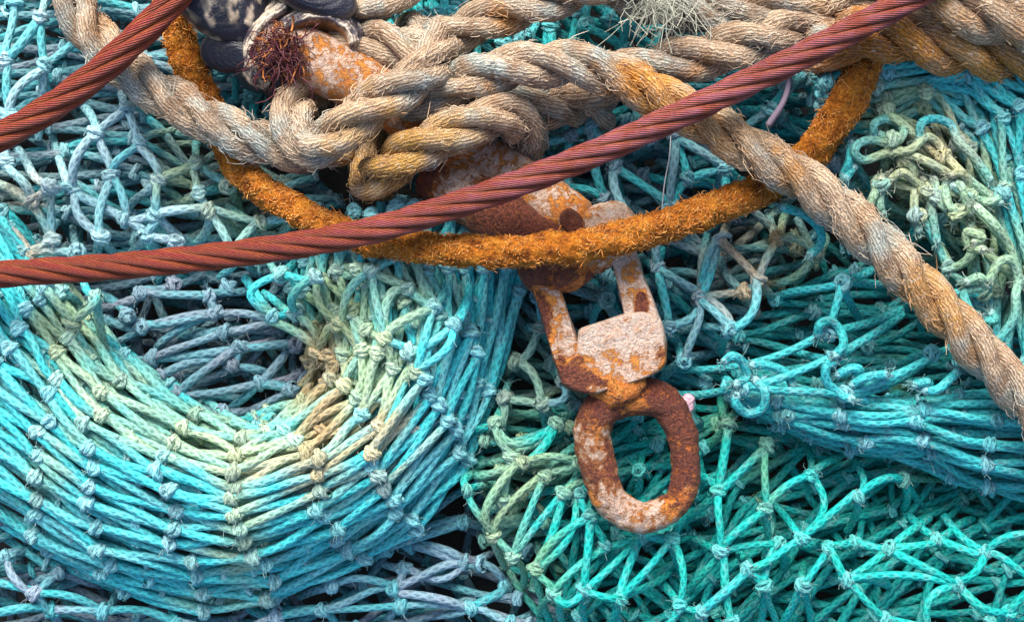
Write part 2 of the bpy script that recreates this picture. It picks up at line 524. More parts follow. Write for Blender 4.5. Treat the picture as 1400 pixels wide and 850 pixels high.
        base = legs[ii, jj]; dr = nrm(rng.normal(0, 1, (nw, 3)) + np.array([0, 0, 0.7]))
        ln = rng.uniform(6, 15, nw)[:, None]
        b0 = base + dr * rad[ii, jj][:, None] * 0.8
        side = nrm(rng.normal(0, 1, (nw, 3)))
        hp = np.stack([b0, b0 + dr * ln * 0.35 + side * ln * 0.12, b0 + dr * ln * 0.6 + side * ln * 0.5, b0 + dr * ln * 0.65 + side * ln], 1)
        mb.tubes(hp, 0.45, np.repeat((cols[ii, jj] * 0.7 + 0.25)[:, None], 4, 1), 3)
        for (pe, de, rc) in s.ends:
            t = np.linspace(0, 1, 6); q = pe - de * 4 + de * (t * 9)[:, None]
            cc = palcol(pe[None], s.pal, s.st, s.seed, np.array([rc]))[0] * .7 + .18
            mb.tubes(q[None], (s.r * 1.06 * np.sqrt(np.maximum(1 - t ** 3, .02)))[None], np.broadcast_to(cc, (1, 6, 3)), 9)
            m = 16; dd = nrm(de + rng.normal(0, .45, (m, 3))); ll = rng.uniform(6, 15, m)[:, None]; b0 = pe + rng.normal(0, s.r * .4, (m, 3))
            mb.tubes(np.stack([b0, b0 + dd * ll * .6, b0 + dd * ll + rng.normal(0, 2, (m, 3))], 1), .7, np.broadcast_to(np.clip(cc * 1.1, 0, 1), (m, 3, 3)), 4)
        mb.build('twine', M_TW, root)
        # knots
        if len(KP):
            x, y = unW(KP)
            vis = np.array([k[2] for k in s.knots]) & (x > -15) & (x < 1415) & (y > -15) & (y < 865)
            order = np.argsort(np.where(vis, -KP[:, 2], 1e4 - KP[:, 2]))
            kr = rng.random(len(KP))
            kc = 0.48 * palcol(KP, s.kc, s.kst, s.seed + 31, kr) + 0.52 * palcol(KP, s.pal, s.st, s.seed, kr) * 1.2
            rest = MB(); nrest = 0
            for rank, k in enumerate(order):
                single = rank < max_knots and vis[k]
                m = MB() if single else rest
                knot_mesh(m, s.knots[k][0], s.knots[k][1], s.r, kc[k], vis[k])
                if single: m.build('knot', M_TW, root)
                else: nrest += 1
            if nrest:
                o = rest.build('knots', M_TW, root); o['kind'] = 'stuff'
        return root


def knot_mesh(mb, p, ax, r, col, fine):
    """a tied sheet bend: a band wound round the paired twines, a crossing turn and a bight"""
    up = np.array([0, 0, 1.0]); up = nrm(up - ax * np.dot(up, ax)); sd = np.cross(ax, up)
    if rng.random() < 0.5: sd = -sd
    f = rng.uniform(0.85, 1.12)
    n = 15 if fine else 9
    tl = rng.uniform(-0.35, 0.35)
    t = np.linspace(0, 1, n); th = t * 2 * math.pi * rng.uniform(1.25, 1.6) + rng.uniform(0, 6.28)
    a, b = 1.5 * r * f, 1.3 * r * f
    adv = (t - 0.5) * r * 1.3
    q = p + sd * (np.cos(th) * a)[:, None] + up * (np.sin(th) * b)[:, None] + ax * (adv + tl * np.cos(th) * a)[:, None]
    c = np.clip(col * (0.9 + 0.25 * rng.random()), 0, 1)
    mb.tubes(q[None], r * 0.72 * f, np.broadcast_to(c, (1, n, 3)), 8 if fine else 6, ref=np.array([0.13, 0.21, 0.97]), caps=False)
    if fine:
        # bight that the band holds
        sgn = rng.choice([-1, 1]); k = np.linspace(-1, 1, 9)
        q = p + ax * (sgn * (1.6 - 1.1 * k ** 2) * r)[:, None] + sd * (k * 1.15 * r)[:, None] + up * ((0.9 - 0.8 * k ** 2) * r)[:, None]
        mb.tubes(q[None], r * 0.75, np.broadcast_to(c * 0.92, (1, 9, 3)), 7, caps=False)
        # core lump so no hole shows
        k = np.linspace(-1, 1, 6)
        q = p + ax * (k * 2.0 * r)[:, None] + up * 0.1
        mb.tubes(q[None], (np.sqrt(np.maximum(1.05 - k ** 2, 0.05)) * 1.15 * r)[None], np.broadcast_to(c * 0.9, (1, 6, 3)), 8)
        m = rng.integers(4, 10)
        d = nrm(rng.normal(0, 1, (m, 3)) + up * 0.8); s2 = nrm(rng.normal(0, 1, (m, 3))); ln = rng.uniform(5, 14, m)[:, None]
        b0 = p + d * r * 1.7
        hp = np.stack([b0, b0 + d * ln * 0.5, b0 + d * ln * 0.7 + s2 * ln * 0.5], 1)
        mb.tubes(hp, 0.5, np.broadcast_to(np.clip(c * 0.8 + 0.22, 0, 1), (m, 3, 3)), 3)


def inpoly(x, y, poly):
    c = False; n = len(poly); j = n - 1
    for i in range(n):
        xi, yi = poly[i]; xj, yj = poly[j]
        if (yi > y) != (yj > y) and x < (xj - xi) * (y - yi) / (yj - yi) + xi: c = not c
        j = i
    return c


def sheet(net, poly, ang, a, b, depth, jit=8, jz=6, front=False, drop=0.05, wave=10, zoff=None, wob=0.9):
    """fill an area with diamond mesh lying depth below the heap surface; a: leg step along ang, b: step across"""
    xs = [p[0] for p in poly]; ys = [p[1] for p in poly]; cx = (min(xs) + max(xs)) / 2; cy = (min(ys) + max(ys)) / 2
    R = math.hypot(max(xs) - min(xs), max(ys) - min(ys)) / 2 + 60
    ni = int(2 * R / a) + 1; nj = int(2 * R / b) + 1
    ca, sa = math.cos(ang), math.sin(ang); sd = rng.integers(0, 9999)

    def PT(i, j):
        u = (i - ni / 2) * a; v = (j - nj / 2) * b
        x = cx + u * ca - v * sa; y = cy + u * sa + v * ca
        q = np.array([x, y, 0.0])
        x2 = x + (fbm(q, 160, sd) - 0.5) * a * 1.3; y2 = y + (fbm(q, 160, sd + 50) - 0.5) * a * 1.3
        z = float(H(np.array(x2), np.array(y2))) - depth + (fbm(q, 110, sd + 99) - 0.5) * 2 * wave
        return x2, y2, z
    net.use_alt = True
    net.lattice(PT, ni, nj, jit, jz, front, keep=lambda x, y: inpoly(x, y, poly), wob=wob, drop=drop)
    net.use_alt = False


def columns(net, cols, nj, zprof, j0, j1, jit=3.0, jz=3.0, front=True, sub=1, zoff=0.0, tshift=0.0, wob=1.0):
    """bundled roll: every column is a line of knots across the roll; rows run along it"""
    cols = [np.asarray(c, float) for c in cols]
    RS = []
    for c in cols:
        d = np.concatenate([[0], np.cumsum(np.linalg.norm(np.diff(c, axis=0), axis=1))]); RS.append((c, d / d[-1]))

    def at(c, t):
        c, d = c
        if t < 0: return c[0] + (c[0] - c[1]) / max(d[1], 1e-6) * t * -1.0
        if t > 1: return c[-1] + (c[-1] - c[-2]) / (1 - d[-2]) * (t - 1)
        return np.array([np.interp(t, d, c[:, 0]), np.interp(t, d, c[:, 1])])
    off = rng.normal(0, 0.35 / nj, len(cols))

    def PT(i, j):
        t = (j + tshift) / nj + off[i]
        tt = min(max(t, -0.12), 1.04)
        p = at(RS[i], tt); a = at(RS[max(i - 1, 0)], tt); b = at(RS[min(i + 1, len(RS) - 1)], tt)
        run = (b - a) / max(np.linalg.norm(b - a), 1e-6) * rng.normal(0, 7)
        return p[0] + run[0], p[1] + run[1], zprof(t, i) + zoff
    net.bias = .6
    net.lattice(PT, len(cols), j1, jit, jz, front, j0=j0, wob=wob)
    net.bias = .38


# ---- 1. upper slack net, left
N1 = Net('pale blue grey net of slack open meshes behind both steel wires, above the coiled roll', [C3(.20, .48, .53), C3(.10, .55, .59), C3(.30, .60, .64), C3(.32, .50, .57), C3(.12, .56, .60)], [C3(.40, .48, .55), C3(.30, .52, .57), C3(.36, .38, .46)],
         [(265, 235, (35, 40), GRN * 0.8, .7), (330, 270, 60, GRN, .8), (235, 200, (22, 60), GRN * 0.7, .6), (10, 270, (45, 25), TAN, .7), (35, 345, (50, 25), TAN * 0.9 + .05, .7)], seed=1)
K = {1: (61, 90), 2: (7, 80), 3: (56, 22), 4: (131, 181), 5: (153, 239), 6: (191, 198), 7: (217, 244), 8: (267, 222), 9: (271, 261), 10: (101, 263), 11: (70, 254), 12: (174, 147),
     13: (15, 159), 14: (44, 274), 15: (8, 222), 16: (172, 300), 17: (213, 292), 18: (201, 320), 19: (286, 288), 20: (138, 321), 21: (406, 297), 22: (355, 304), 23: (41, 346), 24: (312, 254),
     25: (240, 330), 26: (320, 340), 27: (70, 330), 28: (105, 345), 29: (20, 8), 30: (105, 55), 31: (110, -20), 32: (-40, 130), 33: (-30, 40), 34: (-40, 240), 35: (-30, 330), 36: (455, 318)}
E = [(2, 29), (2, 3, (32, 58)), (3, 1), (3, (62, -30)), (1, 30), (30, 31), (30, (150, 85)), (1, 13, (20, 126)), (1, (52, 190, 100)), (1, (70, 150, 90)), (2, 13), (2, 33), (13, 15), (13, (50, 185)), (13, 32), (15, 14, (30, 245)), (15, 34),
     (4, (112, 140)), (4, 12), (4, 10, (103, 218)), (4, 5), (6, 12), (6, 5, (163, 218)), (6, 7, (210, 220)), (6, (242, 176)), (7, (172, 290)), (7, 17, (212, 270)), (7, 8), (8, (272, 190)), (8, 24), (8, 9), (9, (222, 285)), (9, 19), (9, (318, 256, 90)), (10, (68, 175)), (10, 11), (10, 20, (108, 295)), (10, 16),
     (11, 14), (11, (20, 200)), (11, 27), (5, 20, (133, 283)), (5, 16, (166, 265)), (16, 18), (16, 17), (17, 18), (17, (195, 240)), (17, (258, 338), (240, 320)), (18, (180, 345)), (18, (222, 350)), (19, 17, (250, 285)), (19, (268, 335)), (19, 22), (19, (340, 330)), (22, 21, (380, 300)), (22, (300, 275)), (22, 26),
     (21, (380, 335)), (21, 36), (21, (440, 280)), (20, (160, 350)), (20, (128, 362)), (14, (-20, 240)), (14, 27), (14, (60, 318)), (23, 27), (23, (0, 320), (20, 318)), (23, (-10, 350)), (23, 28), (27, (85, 290)), (28, (100, 300)), (28, (120, 370)), (25, 18), (25, (255, 370)), (25, (215, 385)), (26, 19), (26, (350, 375)), (26, (300, 380)),
     (35, 34), (35, 23, (0, 350)), (34, 32), (32, 33), (24, (330, 290)), (24, (300, 215)), (12, (165, 120)), (12, (205, 150)), (36, (470, 345)), (36, (440, 350))]
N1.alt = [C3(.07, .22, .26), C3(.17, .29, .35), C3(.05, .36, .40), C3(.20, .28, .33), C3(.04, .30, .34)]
N1.graph(K, E, 96)
P1 = [(-320, -320), (470, -320), (470, 20), (440, 200), (520, 300), (500, 350), (420, 385), (100, 400), (60, 420), (-320, 420)]
sheet(N1, P1, 0.05, 95, 21, 38)
sheet(N1, P1, 0.2, 95, 24, 54)
sheet(N1, P1, -0.3, 95, 26, 72)
sheet(N1, P1, 1.2, 95, 30, 108, drop=.1)
N1b = [SLATE, GREY, DEEP, GREY * 1.1]

# ---- 2. net seen down in the hollow of the roll
N2 = Net('slate blue and lavender net lying deep in the hollow of the coiled roll', [SLATE * 1.2, GREY, C3(.10, .36, .42), LAV * 0.8, GREY], [LAV * 0.9, GREY], seed=2)
K = {1: (191, 401), 2: (194, 447), 3: (297, 428), 4: (309, 454), 5: (329, 473), 6: (210, 490), 7: (315, 498), 8: (244, 537), 9: (218, 515), 10: (353, 524), 11: (399, 532), 12: (303, 563), 13: (283, 404), 14: (174, 433),
     15: (380, 440), 16: (236, 390), 17: (405, 470)}
E = [(1, (130, 422), (165, 415)), (1, 16), (1, 13, (240, 404)), (2, (130, 435), (160, 445)), (2, (140, 470), (170, 465)), (2, 3, (245, 430)), (2, 3, (250, 442)), (3, 15), (3, (214, 476), (240, 450)), (3, 13), (4, 6, (250, 475)), (4, (245, 460)), (4, 15), (4, (400, 450)), (5, 6, (270, 482)), (5, 17), (5, 8, (280, 508)),
     (5, (400, 445, 40), (370, 465)), (7, 9, (260, 497)), (7, (382, 518), (350, 505)), (7, 5), (7, (255, 530)), (8, 10, (300, 532)), (8, (215, 560)), (8, (330, 545)), (9, (195, 540)), (10, (417, 504), (390, 518)), (10, (302, 570), (330, 550)), (10, (400, 455), (385, 490)), (6, (142, 470, 50), (165, 490)), (6, (174, 520)), (11, 10), (11, (420, 510)), (11, (330, 565)),
     (12, (260, 545)), (12, (350, 560)), (13, (350, 395)), (14, (130, 400)), (14, (190, 400)), (16, (280, 375)), (17, (430, 480))]
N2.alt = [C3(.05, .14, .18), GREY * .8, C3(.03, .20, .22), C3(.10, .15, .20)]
N2.graph(K, E, 52, sink=22)
P2 = [(90, 380), (450, 370), (480, 480), (420, 580), (300, 620), (160, 560), (90, 480)]
sheet(N2, P2, -0.15, 85, 34, 14, front=True, drop=.15)
sheet(N2, P2, 1.55, 85, 20, 50, wave=8)
sheet(N2, P2, 0.3, 85, 26, 90, wave=8)

# ---- 3. coiled roll, lower left
CST = [(215, 575, (120, 26), C3(.30, .52, .36), .75), (110, 480, (40, 60), C3(.30, .50, .34), .7), (340, 615, (110, 24), C3(.38, .52, .32), .7), (440, 560, (70, 100), GRN * 1.1 + .05, .85), (330, 690, (42, 95), GRN + .03, .75), (420, 640, (90, 28), TAN * .9, .7), (300, 610, (130, 22), GRN + .06, .7), (470, 470, (80, 110), GRN * 1.05 + .03, .8), (440, 500, (30, 90), BRN, .7), (500, 590, (60, 30), TAN * .9, .7), (90, 440, (40, 50), GRN * 0.9, .8), (160, 530, (60, 30), GRN + .08, .7),
       (440, 420, (50, 40), MOSS, .5), (60, 640, 30, GRN, .45), (290, 820, (60, 12), GRN * .8, .6), (560, 400, (60, 60), GRN, .55)]
N3 = Net('turquoise net bundled in a thick roll round a hollow, stained green tan along its crest', [TEAL, AQUA, AQUA * 1.1, PALE, TEAL], [C3(.36, .56, .58), C3(.42, .50, .56), C3(.30, .56, .58)], CST, seed=3, r=5.7)
CC = [[(-20, 300), (-90, 340), (-170, 400), (-240, 470)],
      [(20, 350), (-40, 398), (-100, 468), (-150, 545)],
      [(64, 400), (36, 430), (8, 464), (-28, 530), (-58, 600), (-66, 660)],
      [(100, 452), (80, 495), (68, 550), (50, 620), (43, 669), (50, 715), (62, 748)],
      [(152, 517), (128, 548), (124, 600), (124, 645), (122, 690), (127, 737), (158, 795)],
      [(254, 573), (235, 594), (218, 625), (226, 655), (236, 690), (240, 730), (264, 776), (282, 824)],
      [(332, 603), (318, 632), (328, 660), (331, 690), (331, 730), (352, 765), (374, 810)],
      [(394, 580), (414, 608), (430, 638), (442, 680), (456, 712), (474, 737), (488, 765)],
      [(448, 530), (488, 562), (512, 592), (514, 632), (526, 668), (548, 695), (562, 716)],
      [(456, 485), (500, 480), (545, 490), (580, 518), (598, 552), (612, 590), (634, 622)],
      [(448, 430), (500, 405), (560, 412), (598, 428), (634, 452), (652, 490), (664, 530)],
      [(430, 385), (500, 362), (560, 352), (612, 356), (645, 360), (680, 366), (702, 378)],
      [(440, 320), (500, 290), (560, 280), (620, 280), (680, 290), (740, 300)]]


def zcoil(t, i):
    if t < 0: return 128 + t * 620
    if t < 0.3: return 128 + 34 * math.sin(t / 0.3 * math.pi / 2) - (6 if i > 9 else 0)
    return 162 - (122 if i < 8 else 80) * ((t - 0.3) / 0.7) ** 2.0 - (6 if i > 9 else 0)


columns(N3, CC, 22, zcoil, -4, 25, jit=2.6, jz=3.0, wob=.8)
CC2 = [0.5 * (np.asarray(catmull(a, 8)) + np.asarray(catmull(b, 8))) for a, b in zip(CC[:-1], CC[1:])]
columns(N3, CC2, 20, zcoil, -3, 22, jit=3, jz=2, zoff=-15, front=False, wob=.5)
columns(N3, CC, 18, zcoil, -2, 20, jit=6, jz=3, zoff=-30, front=False, tshift=.5, wob=.6)
columns(N3, CC2, 16, zcoil, -1, 18, jit=8, jz=5, zoff=-52, front=False)
# slack green twine along the inner lip of the roll
K = {1: (432, 378, 150), 2: (406, 428, 120), 3: (372, 432, 110), 4: (462, 440, 150), 5: (435, 480, 110), 6: (456, 492, 120), 7: (509, 371, 168), 8: (526, 463, 172), 9: (592, 421, 160), 10: (477, 428, 140), 11: (555, 393, 160), 12: (467, 365, 140), 13: (500, 450, 150),
     14: (570, 506, 170), 15: (98, 441, 140), 16: (132, 405, 130), 17: (62, 395, 140), 18: (40, 380, 130), 19: (560, 480, 165), 20: (618, 446, 158), 21: (385, 375, 120)}
E = [(1, 21), (1, 2, (400, 405)), (1, 4, (440, 415)), (2, 3), (2, 5, (428, 450)), (2, (360, 400)), (3, (335, 380)), (3, 21, (345, 400)), (3, 5, (410, 455)), (4, 7, (480, 395)), (4, 5, (445, 455)), (4, 6, (490, 485), ), (4, 10), (7, 8, (515, 420)), (7, (550, 365, 160), (545, 350)), (7, 12), (7, 11), (8, 9, (560, 435)), (8, (460, 530, 130), (490, 510)), (8, (500, 545, 150), (530, 520)), (8, 13), (9, 11), (9, (600, 360, 150), (612, 390)), (9, 14, (580, 470)), (9, (560, 365, 150)),
     (5, (430, 530, 90)), (5, (410, 560, 90)), (6, (450, 540, 100)), (6, (465, 560, 110)), (6, 10), (10, (470, 380, 120)), (10, 13), (12, (455, 330, 120)), (12, (490, 430, 130)), (11, 8, (530, 410)), (11, (530, 350, 130)), (13, (520, 380, 130)), (14, 20, (610, 480)), (14, (500, 580, 160)), (15, 17, (75, 410)), (15, 16, (125, 420)), (16, (150, 500, 110), (140, 450)), (16, (112, 372, 110)), (17, 18), (17, (20, 360)), (15, (90, 480, 140)), (15, (140, 520, 140)), (18, (-20, 360)), (20, (640, 380, 150), (640, 410)), (20, (650, 380, 140)), (19, 8), (19, 20), (19, (520, 560, 150)), (21, (360, 350)), (21, (420, 350))]
N3.graph(K, E, 150, zvar=3)

# ---- 4. flat net under the roll
N4 = Net('dusty blue net spread flat under the coiled roll, with wide dark gaps', [GREY * 1.1, AQUA * .8, C3(.08,.33,.38), GREY * 1.3, AQUA * .8], [LAV, PALE * .9, LAV * 1.1], seed=4)
K = {1: (634, 713), 2: (636, 768), 3: (540, 804), 4: (642, 831), 5: (530, 748), 6: (561, 744), 7: (550, 828), 8: (554, 775), 9: (82, 782), 10: (70, 833), 11: (48, 811), 12: (142, 835), 13: (443, 833), 14: (10, 760), 15: (380, 842), 16: (240, 852), 17: (690, 800), 18: (700, 850), 19: (455, 800), 20: (330, 862), 21: (-30, 790), 22: (-20, 840)}
E = [(1, 6, (590, 720)), (1, (590, 700)), (1, (670, 722)), (1, (640, 690)), (1, 5, (575, 735)), (2, 6, (590, 752)), (2, 3, (590, 780)), (2, (682, 750), (660, 762)), (2, 17, (672, 775)), (3, 19, (495, 790)), (3, 13, (490, 815)), (3, 4, (590, 817)), (3, 8), (4, 17, (680, 810)), (4, 18), (4, (560, 850), (600, 838)), (5, (470, 770)), (5, (490, 745)), (6, (520, 720)), (6, 2, (610, 750)), (7, 4), (7, (520, 860)), (7, 13), (7, 3), (8, (500, 770)), (8, 2, (600, 790)), (9, (37, 799)), (9, (58, 768)), (9, (140, 800)), (9, 11), (10, 11), (10, 22), (10, 12, (110, 835)), (10, (90, 870)), (11, 21), (11, 14, (20, 790)), (11, 12, (95, 815)), (11, (109, 792)),
     (12, (165, 805)), (12, 16, (190, 835)), (12, (140, 870)), (14, 21), (14, (60, 745)), (13, 15), (13, (341, 829)), (13, (470, 870)), (15, 20), (15, (330, 825)), (16, 20), (16, (230, 820)), (17, (720, 770)), (17, (740, 815)), (18, (740, 830)), (19, (430, 780)), (19, (410, 815)), (21, 22)]
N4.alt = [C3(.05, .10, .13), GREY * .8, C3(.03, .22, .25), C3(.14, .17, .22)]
N4.graph(K, E, 14, sink=40)
P4 = [(-320, 640), (100, 720), (330, 790), (560, 690), (640, 600), (700, 660), (780, 860), (780, 1170), (-320, 1170)]
sheet(N4, P4, -0.2, 105, 27, 18, jit=10)
sheet(N4, P4, 0.4, 105, 30, 56, drop=.1)
sheet(N4, P4, 1.4, 105, 34, 95, drop=.1)

# ---- 5. bright net lower right
N5 = Net('vivid sea green net of loose open diamonds below the oval ring of the swivel', [SEA, SEA * 1.1, C3(.012, .42, .40), C3(.02, .44, .36), TEAL], [C3(.10, .46, .46), C3(.22, .38, .42), C3(.06, .42, .40)],
         [(700, 650, (45, 70), GRN * .8, .75), (690, 730, (35, 60), GRN * .8, .7), (760, 640, (60, 35), GRN * .8, .6), (1048, 640, (20, 60), MOSS, .7), (1300, 650, (60, 30), MOSS * .6, .6), (720, 540, (80, 50), GRN * .75, .7), (1000, 585, (40, 25), MOSS, .6), (740, 790, (30, 40), MOSS, .6)], seed=5, r=5.4)
K = {1: (981, 672), 2: (1046, 696), 3: (1109, 650), 4: (1048, 609, 92), 5: (1174, 679), 6: (1095, 734), 7: (1022, 778), 8: (985, 751), 9: (1133, 748, 92), 10: (1215, 749, 90), 11: (1310, 800), 12: (1346, 754, 95), 13: (1099, 800), 14: (1044, 800), 15: (1234, 655, 80), 16: (1281, 737, 75), 17: (1380, 836), 18: (1155, 792), 19: (1165, 741, 80), 20: (1208, 845),
     21: (1063, 744, 90), 22: (996, 580, 92), 23: (678, 579), 24: (699, 623), 25: (714, 633), 26: (743, 652), 27: (770, 673), 28: (791, 679, 92), 29: (806, 707), 30: (798, 806), 31: (825, 746, 92), 32: (675, 729), 33: (702, 758), 34: (731, 778), 35: (757, 809), 36: (847, 819), 37: (876, 734), 38: (919, 736), 39: (873, 642, 92), 40: (929, 829), 41: (639, 671), 42: (688, 683),
     43: (1420, 800), 44: (1440, 740), 45: (1270, 860), 46: (960, 835), 47: (1000, 850), 48: (900, 870), 49: (760, 580, 92), 50: (790, 632, 95)}
E = [(1, 22, (988, 625)), (1, 4, (1020, 640)), (1, (928, 722, 90), (955, 698)), (1, 8, (980, 712)), (1, (940, 640, 95)), (2, 4, (1042, 650)), (2, 3, (1075, 665)), (2, 8, (1015, 715)), (2, (1046, 762, 90), (1050, 730)), (3, (1097, 600)), (3, (1155, 618), (1135, 630)), (3, 6, (1125, 695)), (5, 15, (1205, 657)), (5, (1165, 625), (1176, 650)), (5, 6, (1135, 708)), (5, (1158, 726), (1170, 700)), (6, 7, (1060, 760)), (6, (1060, 690), (1080, 715)), (7, 46, (995, 805)), (7, (1010, 755)), (7, 14), (8, (930, 820, 85), (960, 785)), (8, 47, (995, 800)), (8, 21, (1020, 745)), (8, (940, 735)),
     (9, 13, (1118, 775)), (9, 18, (1146, 770)), (9, 19), (9, (1090, 745)), (18, 10, (1185, 775)), (10, (1271, 708), (1245, 728)), (10, 11, (1265, 775)), (10, 19), (18, 20, (1180, 820)), (18, 11, (1240, 785)), (18, (1215, 800, 90)), (11, 12, (1335, 780)), (11, 45, (1270, 815)), (11, 17, (1340, 828)), (12, (1291, 705), (1315, 735)), (12, 44, (1385, 725)), (12, 43, (1380, 770)), (12, 16), (13, (1066, 862)), (13, (1108, 865)), (13, (1100, 770)), (14, (1038, 865)), (14, (1062, 865)), (14, 21), (15, (1234, 697), (1240, 680)), (15, (1290, 655)), (15, (1260, 690)), (16, (1235, 700)), (16, 10, (1250, 745)), (16, (1330, 710)), (17, 43), (17, (1400, 870)), (17, (1350, 860)), (19, (1180, 710)), (20, (1180, 870)), (20, 45),
     (21, (1085, 770)), (21, (1070, 790)), (24, (650, 625)), (24, 23, (680, 600)), (24, 42), (23, (640, 600), (650, 590)), (23, 49, (710, 605)), (23, (690, 545)), (25, 32, (670, 690)), (25, 49, (740, 612)), (25, (650, 640), (660, 650)), (25, 50, (750, 625)), (26, 32, (690, 690)), (26, 33, (720, 705)), (26, 50), (26, (800, 600, 95), (765, 625)), (27, 33, (735, 715)), (27, 34, (755, 730)), (27, (800, 630, 95)), (27, (835, 650, 90)), (28, 34, (775, 730)), (28, (810, 640, 92)), (28, 29), (29, 30, (804, 760)), (29, 34, (760, 735)), (29, (810, 670, 90)), (29, 31), (37, 30, (840, 770)), (37, 36, (858, 780)), (37, (890, 700, 90)), (37, (850, 705, 90)), (38, 36, (880, 780)), (38, (950, 690, 90)), (38, (930, 790, 88)), (38, 37), (31, 35, (785, 775)), (31, 37), (31, (800, 760, 80)), (30, 35, (775, 825)), (30, (800, 870)), (30, 36, (825, 815)),
     (36, (820, 865)), (36, (850, 870)), (36, (920, 776, 90), (890, 795)), (40, 38, (935, 780)), (40, (900, 790, 85)), (40, 48), (40, 46), (32, (690, 775), (680, 755)), (32, 41, (650, 700)), (33, (715, 800), (712, 780)), (33, 32), (34, (752, 850), (738, 815)), (34, 35), (35, (770, 860)), (35, (740, 840)), (39, (850, 620)), (39, (880, 600)), (39, (900, 620)), (39, (860, 680)), (39, (873, 690)), (39, (900, 660)), (41, (660, 640), (636, 650)), (41, (690, 660)), (42, (720, 690)), (42, (660, 700)), (46, (980, 880)), (46, (930, 870)), (47, (1010, 890)), (22, (985, 545)), (22, (1015, 550)), (22, (960, 620)), (49, (790, 560)), (49, (740, 550)), (50, (800, 590))]
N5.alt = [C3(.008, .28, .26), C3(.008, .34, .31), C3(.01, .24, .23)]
N5.graph(K, E, 102)
P5 = [(640, 560), (760, 520), (960, 530), (1080, 570), (1200, 600), (1420, 620), (1720, 620), (1720, 1170), (760, 1170), (690, 780), (630, 700)]
sheet(N5, P5, -0.62, 118, 24, 22, drop=.2, jit=8, wob=.7)
sheet(N5, P5, -0.2, 118, 22, 34, drop=.15, jit=8, wob=.7)
sheet(N5, P5, 0.85, 110, 28, 44, drop=.12, jit=9)
sheet(N5, P5, -0.45, 118, 20, 58, jit=9)
sheet(N5, P5, -0.1, 105, 24, 76)
sheet(N5, P5, 0.5, 105, 28, 116)
P5b = [(700, 545), (960, 560), (1010, 700), (880, 760), (700, 700), (640, 640)]
sheet(N5, P5b, -0.55, 95, 18, 0, front=True, jit=5, wave=5)
sheet(N5, P5b, -0.4, 95, 18, 16, jit=6, wave=6)

# ---- 6. net behind the shackle
N6 = Net('grey teal net with lavender knots stretched behind the shackle and swivel', [C3(.03, .36, .40), C3(.08, .46, .50), C3(.18, .34, .40), C3(.04, .40, .43), AQUA], [LAV, GREY * 1.1, LAV * .9],
         [(720, 520, (60, 60), GRN * .7, .65), (1085, 340, (60, 60), GRN * .7, .8), (1010, 360, (40, 50), BRN * 1.1, .6), (1060, 330, (16, 16), TAN * .9, .9), (790, 495, (20, 60), TAN * .8, .5)], seed=6)
K = {1: (840, 228), 2: (771, 257), 3: (826, 270), 4: (917, 279), 5: (938, 247), 6: (923, 186), 7: (990, 228), 8: (899, 366), 9: (829, 410), 10: (957, 401), 11: (915, 446), 12: (986, 327), 13: (781, 186), 14: (718, 199), 15: (808, 174), 16: (1037, 381, 112), 17: (956, 410, 104), 18: (998, 451, 108), 19: (935, 493), 20: (1061, 329), 21: (1020, 398, 98),
     22: (735, 405, 60), 23: (738, 450, 60), 24: (705, 495, 60), 25: (740, 550, 80), 26: (680, 585, 70), 27: (770, 520, 80), 28: (870, 310), 29: (1000, 290, 80), 30: (885, 190), 31: (755, 150), 32: (1116, 348, 110), 33: (1000, 195), 34: (1055, 150, 100), 35: (1075, 120, 100), 36: (700, 300, 80), 37: (660, 360, 70), 38: (625, 350, 80), 39: (600, 365, 80), 40: (690, 545, 75)}
